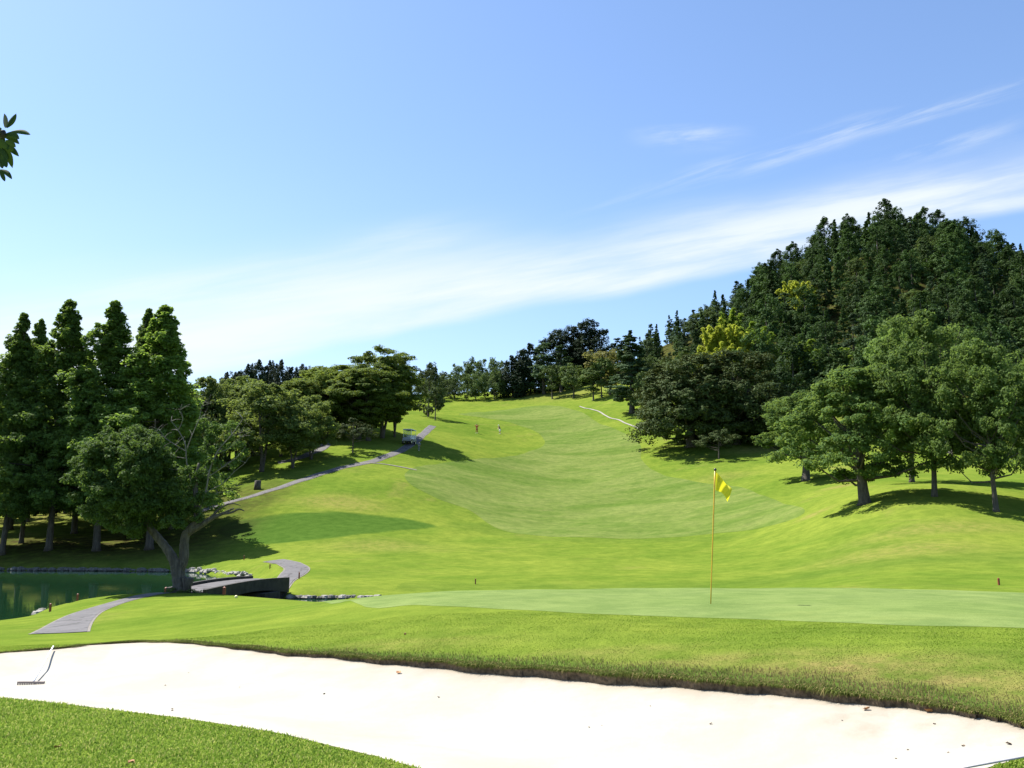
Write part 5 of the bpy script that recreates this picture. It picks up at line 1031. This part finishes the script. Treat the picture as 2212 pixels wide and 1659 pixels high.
# ---------------------------------------------------------------- people
def skin(name, verts, edges, radii, mat, parent, sub=1):
    me = bpy.data.meshes.new(name); me.from_pydata(verts, edges, []); me.materials.append(mat); o = link(name, me, parent)
    md = o.modifiers.new('skin', 'SKIN'); md.use_smooth_shade = True
    for k, r_ in enumerate(radii):
        r_ = r_ if isinstance(r_, tuple) else (r_, r_); me.skin_vertices[0].data[k].radius = r_; me.skin_vertices[0].data[k].use_root = (k == 0)
    s2 = o.modifiers.new('sub', 'SUBSURF'); s2.levels = sub; s2.render_levels = sub; return o
def person(u, v, hpx, rz, label, pose, shirt, trous, hairm, dmin=90, hat=None, spot=None):
    p = spot or at(u, v, dmin); H = hpx / F * p[1]; k = H / 1.7; r = empty('person', p, rz); r.scale = (k, k, k); tag(r, label, 'person', None)
    ls, hp_, bend, armL, armR = pose
    # joints: pelvis, waist, chest, neck, head
    ba = R(bend); up = lambda d: (0, -math.sin(ba) * d, math.cos(ba) * d); P0 = np.array([0, 0, .92])
    J = {0: P0, 1: P0 + up(.2), 2: P0 + up(.45), 3: P0 + up(.56), 4: P0 + up(.66), 5: P0 + up(.76)}
    V = [J[i] for i in range(6)]; E_ = [(0, 1), (1, 2), (2, 3), (3, 4), (4, 5)]; Rr = [(.13, .1), (.12, .09), (.15, .1), (.055, .055), (.085, .1), (.07, .08)]
    for sgn, (kx, ky_, fx, fy_) in ((-1, ls), (1, hp_)):
        n0 = len(V); V += [np.array([sgn * .09, 0, .88]), np.array([kx, ky_, .48]), np.array([fx, fy_, .09]), np.array([fx, fy_ - .14, .04])]; E_ += [(0, n0), (n0, n0 + 1), (n0 + 1, n0 + 2), (n0 + 2, n0 + 3)]; Rr += [.09, .06, .04, .035]
    hands = []
    for sgn, arm in ((-1, armL), (1, armR)):
        n0 = len(V); sh = J[2] + np.array([sgn * .19, 0, .03]); V += [sh, np.array(arm[0]), np.array(arm[1])]; E_ += [(2, n0), (n0, n0 + 1), (n0 + 1, n0 + 2)]; Rr += [.055, .042, .032]; hands.append((n0, sh, arm))
        for f in range(5):   # fingers
            dr = unit(np.array(arm[1]) - np.array(arm[0])); sd = np.array([(f - 2) * .018, 0, 0]); V.append(np.array(arm[1]) + dr * (.09 if f else .05) + sd * (1 if f else 2.2)); E_.append((n0 + 2, len(V) - 1)); Rr.append(.009)
    body = skin('body', [tuple(q) for q in V], E_, Rr, M['skin'], r)
    sv = [J[0] + [0, 0, -.04], J[1], J[2], J[2] + np.array(up(.08))]; se = [(0, 1), (1, 2), (2, 3)]; sr = [(.155, .12), (.145, .11), (.18, .125), (.085, .08)]
    for n0, sh, arm in hands:
        q = len(sv); el_ = np.array(arm[0]); sv += [sh, el_ if shirt[1] else (sh + el_) / 2]; se += [(2, q), (q, q + 1)]; sr += [.075, .055]
        if shirt[1]: sv.append(el_ * .3 + np.array(arm[1]) * .7); se.append((q + 1, q + 2)); sr.append(.045)
    skin('shirt', [tuple(q) for q in sv], se, sr, M[shirt[0]], r)
    tv = [np.array([0, 0, .93])]; te = []; tr2 = [(.15, .12)]
    for sgn, (kx, ky_, fx, fy_) in ((-1, ls), (1, hp_)):
        q = len(tv); kk = np.array([kx, ky_, .48]); ft = np.array([fx, fy_, .12]); tv += [np.array([sgn * .09, 0, .85]), kk] + ([ft] if trous[1] else []); te += [(0, q), (q, q + 1)] + ([(q + 1, q + 2)] if trous[1] else []); tr2 += [.105, .08] + ([.06] if trous[1] else [])
    skin('trousers', [tuple(q) for q in tv], te, tr2, M[trous[0]], r)
    hd = J[5] + np.array(up(.0)); mbp = MB(); mbp.sphere(hd + np.array([0, .015, .03]), (.1, .115, .09), 12); mbp.build('hat' if hat else 'hair', M[hairm], r, smooth=True)
    for sx_ in (-.03, .03): mbp = MB(); mbp.sphere(J[4] + np.array([sx_, -.09, .06]), .012, 6); mbp.build('eye', M['black'], r)
    mbp = MB(); mbp.sphere(J[4] + np.array([0, -.10, .03]), (.014, .02, .02), 6); mbp.build('nose', M['skin'], r)
    for q_ in (ls, hp_): mbp = MB(); mbp.sphere((q_[2], q_[3] - .06, .045), (.05, .13, .05), 8); mbp.build('shoe', M['cloth_white'], r)
    return r
person(1030, 936, 19.5, R(10), 'golfer dressed all in red standing with both elbows raised on the fairway', ((-.13, -.02, -.16, 0), (.13, -.02, .16, 0), 4, ((-.42, -.12, 1.42), (-.22, -.3, 1.55)), ((.42, -.12, 1.42), (.24, -.3, 1.52))), ('red', True), ('red_dark', True), 'hair')
person(1080, 937.5, 19.5, R(-60), 'golfer in black top, white shorts and white cap bending forward on the fairway', ((-.12, -.06, -.15, .02), (.12, -.02, .15, .04), 24, ((-.16, -.32, 1.12), (-.05, -.45, .92)), ((.16, -.32, 1.12), (.03, -.46, .9))), ('cloth_black', False), ('cloth_white', False), 'cloth_white', hat=True)
person(905, 974, 20.5, R(170), 'caddie in grey clothes standing in the shade beside the golf cart', ((-.08, 0, -.1, 0), (.08, 0, .1, 0), 10, ((-.27, -.02, 1.1), (-.25, -.15, .88)), ((.27, -.02, 1.1), (.25, -.15, .88))), ('cloth_grey', True), ('cloth_grey', True), 'hair')

# ---------------------------------------------------------------- grass blades near the camera
def blades(name, n, umin, umax, dmin_, dmax_, hmin, hmax, mat, cond, label, wd=.0035, power=1.0, seed=1, lean=.5):
    rg = np.random.default_rng(seed); s = rg.uniform((umin - CU) / F, (umax - CU) / F, n); d = dmin_ + (dmax_ - dmin_) * rg.random(n) ** power; x, y = s * d, d
    bd_ = sdist(BUNKER, x, y); gd = sdist(GREEN, x, y); keep = cond(x, y, bd_, gd); x, y, bd_ = x[keep], y[keep], bd_[keep]; z = T(x, y) - .004; n = len(x)
    P = np.stack([x, y, z], 1); h = rg.uniform(hmin, hmax, n); h = h * (1 + .22 * np.sin(x * 5 + y * 3) * np.sin(y * 7 - x * 2)); a_ = rg.random(n) * 6.283; dr = np.stack([np.cos(a_), np.sin(a_), 0 * a_], 1); a2 = rg.random(n) * 6.283
    ld = np.stack([np.cos(a2), np.sin(a2), 0 * a2], 1) * (rg.random(n) * lean)[:, None]
    edge = (bd_ > -.10)[:, None]; tow = np.array([[0.05, -.9, -.25]]); ld = np.where(edge, ld + tow * .5, ld)
    hw = (wd * .5 * (1 + d.mean() * 0))
    mid = P + (np.array([0, 0, .62]) + ld * .35) * h[:, None]; tip = P + (np.array([0, 0, .85]) + ld) * h[:, None]
    V = np.stack([P - dr * hw, P + dr * hw, mid + dr * hw * .8, mid - dr * hw * .8, tip], 1).reshape(-1, 3); b5 = np.arange(n)[:, None] * 5
    o = link(name, mesh_np(name, V, b5 + [0, 1, 2, 3], b5 + [3, 2, 4], [mat])); dv = np.repeat(blob(P[:, 0], P[:, 1], DRY), 5); aa = o.data.attributes.new('dry', 'FLOAT', 'POINT'); aa.data.foreach_set('value', dv.astype(np.float32)); tag(o, label, 'grass', None, 'stuff'); return o
def blade_mat(name, c1, c2, c3):
    m, t, b = newmat(name); geo = t.new('ShaderNodeNewGeometry'); r_ = geo.outputs['Random Per Island']; n = t.noise(geo.outputs['Position'], 1.6, 4, .6)
    c = t.mix(t.ss(t.m('ADD', t.m('MULTIPLY', r_, .55), t.m('MULTIPLY', n, .45)), .25, .75), c1, c2); c = t.mix(t.m('GREATER_THAN', r_, .88), c, c3); c = t.mix(t.m('MULTIPLY', t.new('ShaderNodeAttribute', attribute_name='dry').outputs['Fac'], t.ss(t.noise(geo.outputs['Position'], 2.2, 5, .7), .3, .6, .35, .95)), c, (.26, .19, .085))
    t.l.new(c, b.inputs['Base Color']); b.inputs['Roughness'].default_value = .85; b.inputs['Specular IOR Level'].default_value = .1; tr = t.new('ShaderNodeBsdfTranslucent'); t.l.new(c, tr.inputs[0]); mx = t.new('ShaderNodeMixShader'); mx.inputs[0].default_value = .4
    t.l.new(b.outputs[0], mx.inputs[1]); t.l.new(tr.outputs[0], mx.inputs[2]); t.l.new(mx.outputs[0], t.n['Material Output'].inputs[0]); return m
BM = blade_mat('grass_blades', (.115, .205, .016), (.20, .275, .030), (.27, .28, .08)); BF = blade_mat('lawn_blades', (.150, .250, .030), (.33, .42, .070), (.46, .46, .14)); BD = blade_mat('lip_blades', (.085, .125, .022), (.16, .175, .042), (.34, .26, .12))
blades('grass', 120000, -60, 1000, 4.6, 9.6, .018, .042, BF, lambda x, y, b_, g_: (b_ < -.005) & (y < 9.3) & (g_ < 0) & (y < np.interp(x, [-6, -4.5, -1, 0], [9.4, 9.0, 7.2, 6.4])), 'coarse bright lawn in the bottom left foreground', .0095, lean=.9)
blades('grass', 20000, 2060, 2330, 4.0, 6.6, .018, .042, BF, lambda x, y, b_, g_: (b_ < -.005) & (y < 6.0), 'scrap of bright lawn in the bottom right corner', .009, seed=4)
blades('grass', 420000, -80, 2300, 6.0, 13.5, .02, .052, BD, lambda x, y, b_, g_: (b_ < .004) & (b_ > -np.interp(x, [-7, -3, -1, 3, 4], [.12, .25, .55, .75, .6]) * np.random.default_rng(3).random(len(x)) ** 1.6) & (y > np.interp(x, [-5, -3, 0, 3], [10, 9, 7.3, 5.8])), 'shaggy dull green and straw fringe hanging over the bunker lip', .006, seed=2, lean=.8)
blades('grass', 300000, -80, 2300, 6.5, 14.0, .006, .014, BM, lambda x, y, b_, g_: (b_ < -.3) & (g_ < -.03) & (y > np.interp(x, [-5, -3, 0, 3], [10.5, 9.5, 8, 6.6])), 'short bright rough between the bunker and the green', .007, seed=3)
# fringe hanging straight over the lip
rg = np.random.default_rng(9); n = 110000; LP = BUNKER[:NLIP]; seg = np.hypot(*np.diff(LP, axis=0).T); cum = np.concatenate([[0], np.cumsum(seg)]); q = rg.random(n) * cum[-1]
x = np.interp(q, cum, LP[:, 0]); y = np.interp(q, cum, LP[:, 1]); tx = np.gradient(LP[:, 0]); ty = np.gradient(LP[:, 1]); nx_ = -np.interp(q, cum, ty); ny_ = np.interp(q, cum, tx); ln = np.hypot(nx_, ny_); nx_ /= ln; ny_ /= ln; sg = np.where(ny_ > 0, 1, -1); nx_ *= sg; ny_ *= sg
off = .12 * rg.random(n) ** 1.5 - .006; x = x + nx_ * off; y = y + ny_ * off; clump_ = .5 + .5 * np.sin(q * 5.1) * np.sin(q * 1.7 + 1) ; h = rg.uniform(.018, .066, n) * (.45 + .75 * clump_) * np.interp(x, [-7, -4, -1, 2, 4], [.6, .75, 1.1, 1.2, .9])
P = np.stack([x, y, T(x, y) - .003], 1); a_ = rg.random(n) * 6.283; dr = np.stack([np.cos(a_), np.sin(a_), 0 * a_], 1) * .0032; o1 = np.stack([-nx_, -ny_, 0 * x], 1) * rg.uniform(.1, 1.0, n)[:, None] + rg.normal(size=(n, 3)) * [.35, .35, 0]
mid = P + (o1 * .45 + [0, 0, .45]) * h[:, None]; tip = P + (o1 * 1.0 + np.stack([0 * x, 0 * x, rg.uniform(-.5, .45, n)], 1)) * h[:, None]
V = np.stack([P - dr, P + dr, mid + dr * .8, mid - dr * .8, tip], 1).reshape(-1, 3); b5 = np.arange(n)[:, None] * 5
tag(link('grass', mesh_np('grass', V, b5 + [0, 1, 2, 3], b5 + [3, 2, 4], [BD])), 'ragged straw and green grass hanging over the dark bunker lip', 'grass', None, 'stuff')
print('OBJECTS', len(bpy.data.objects))
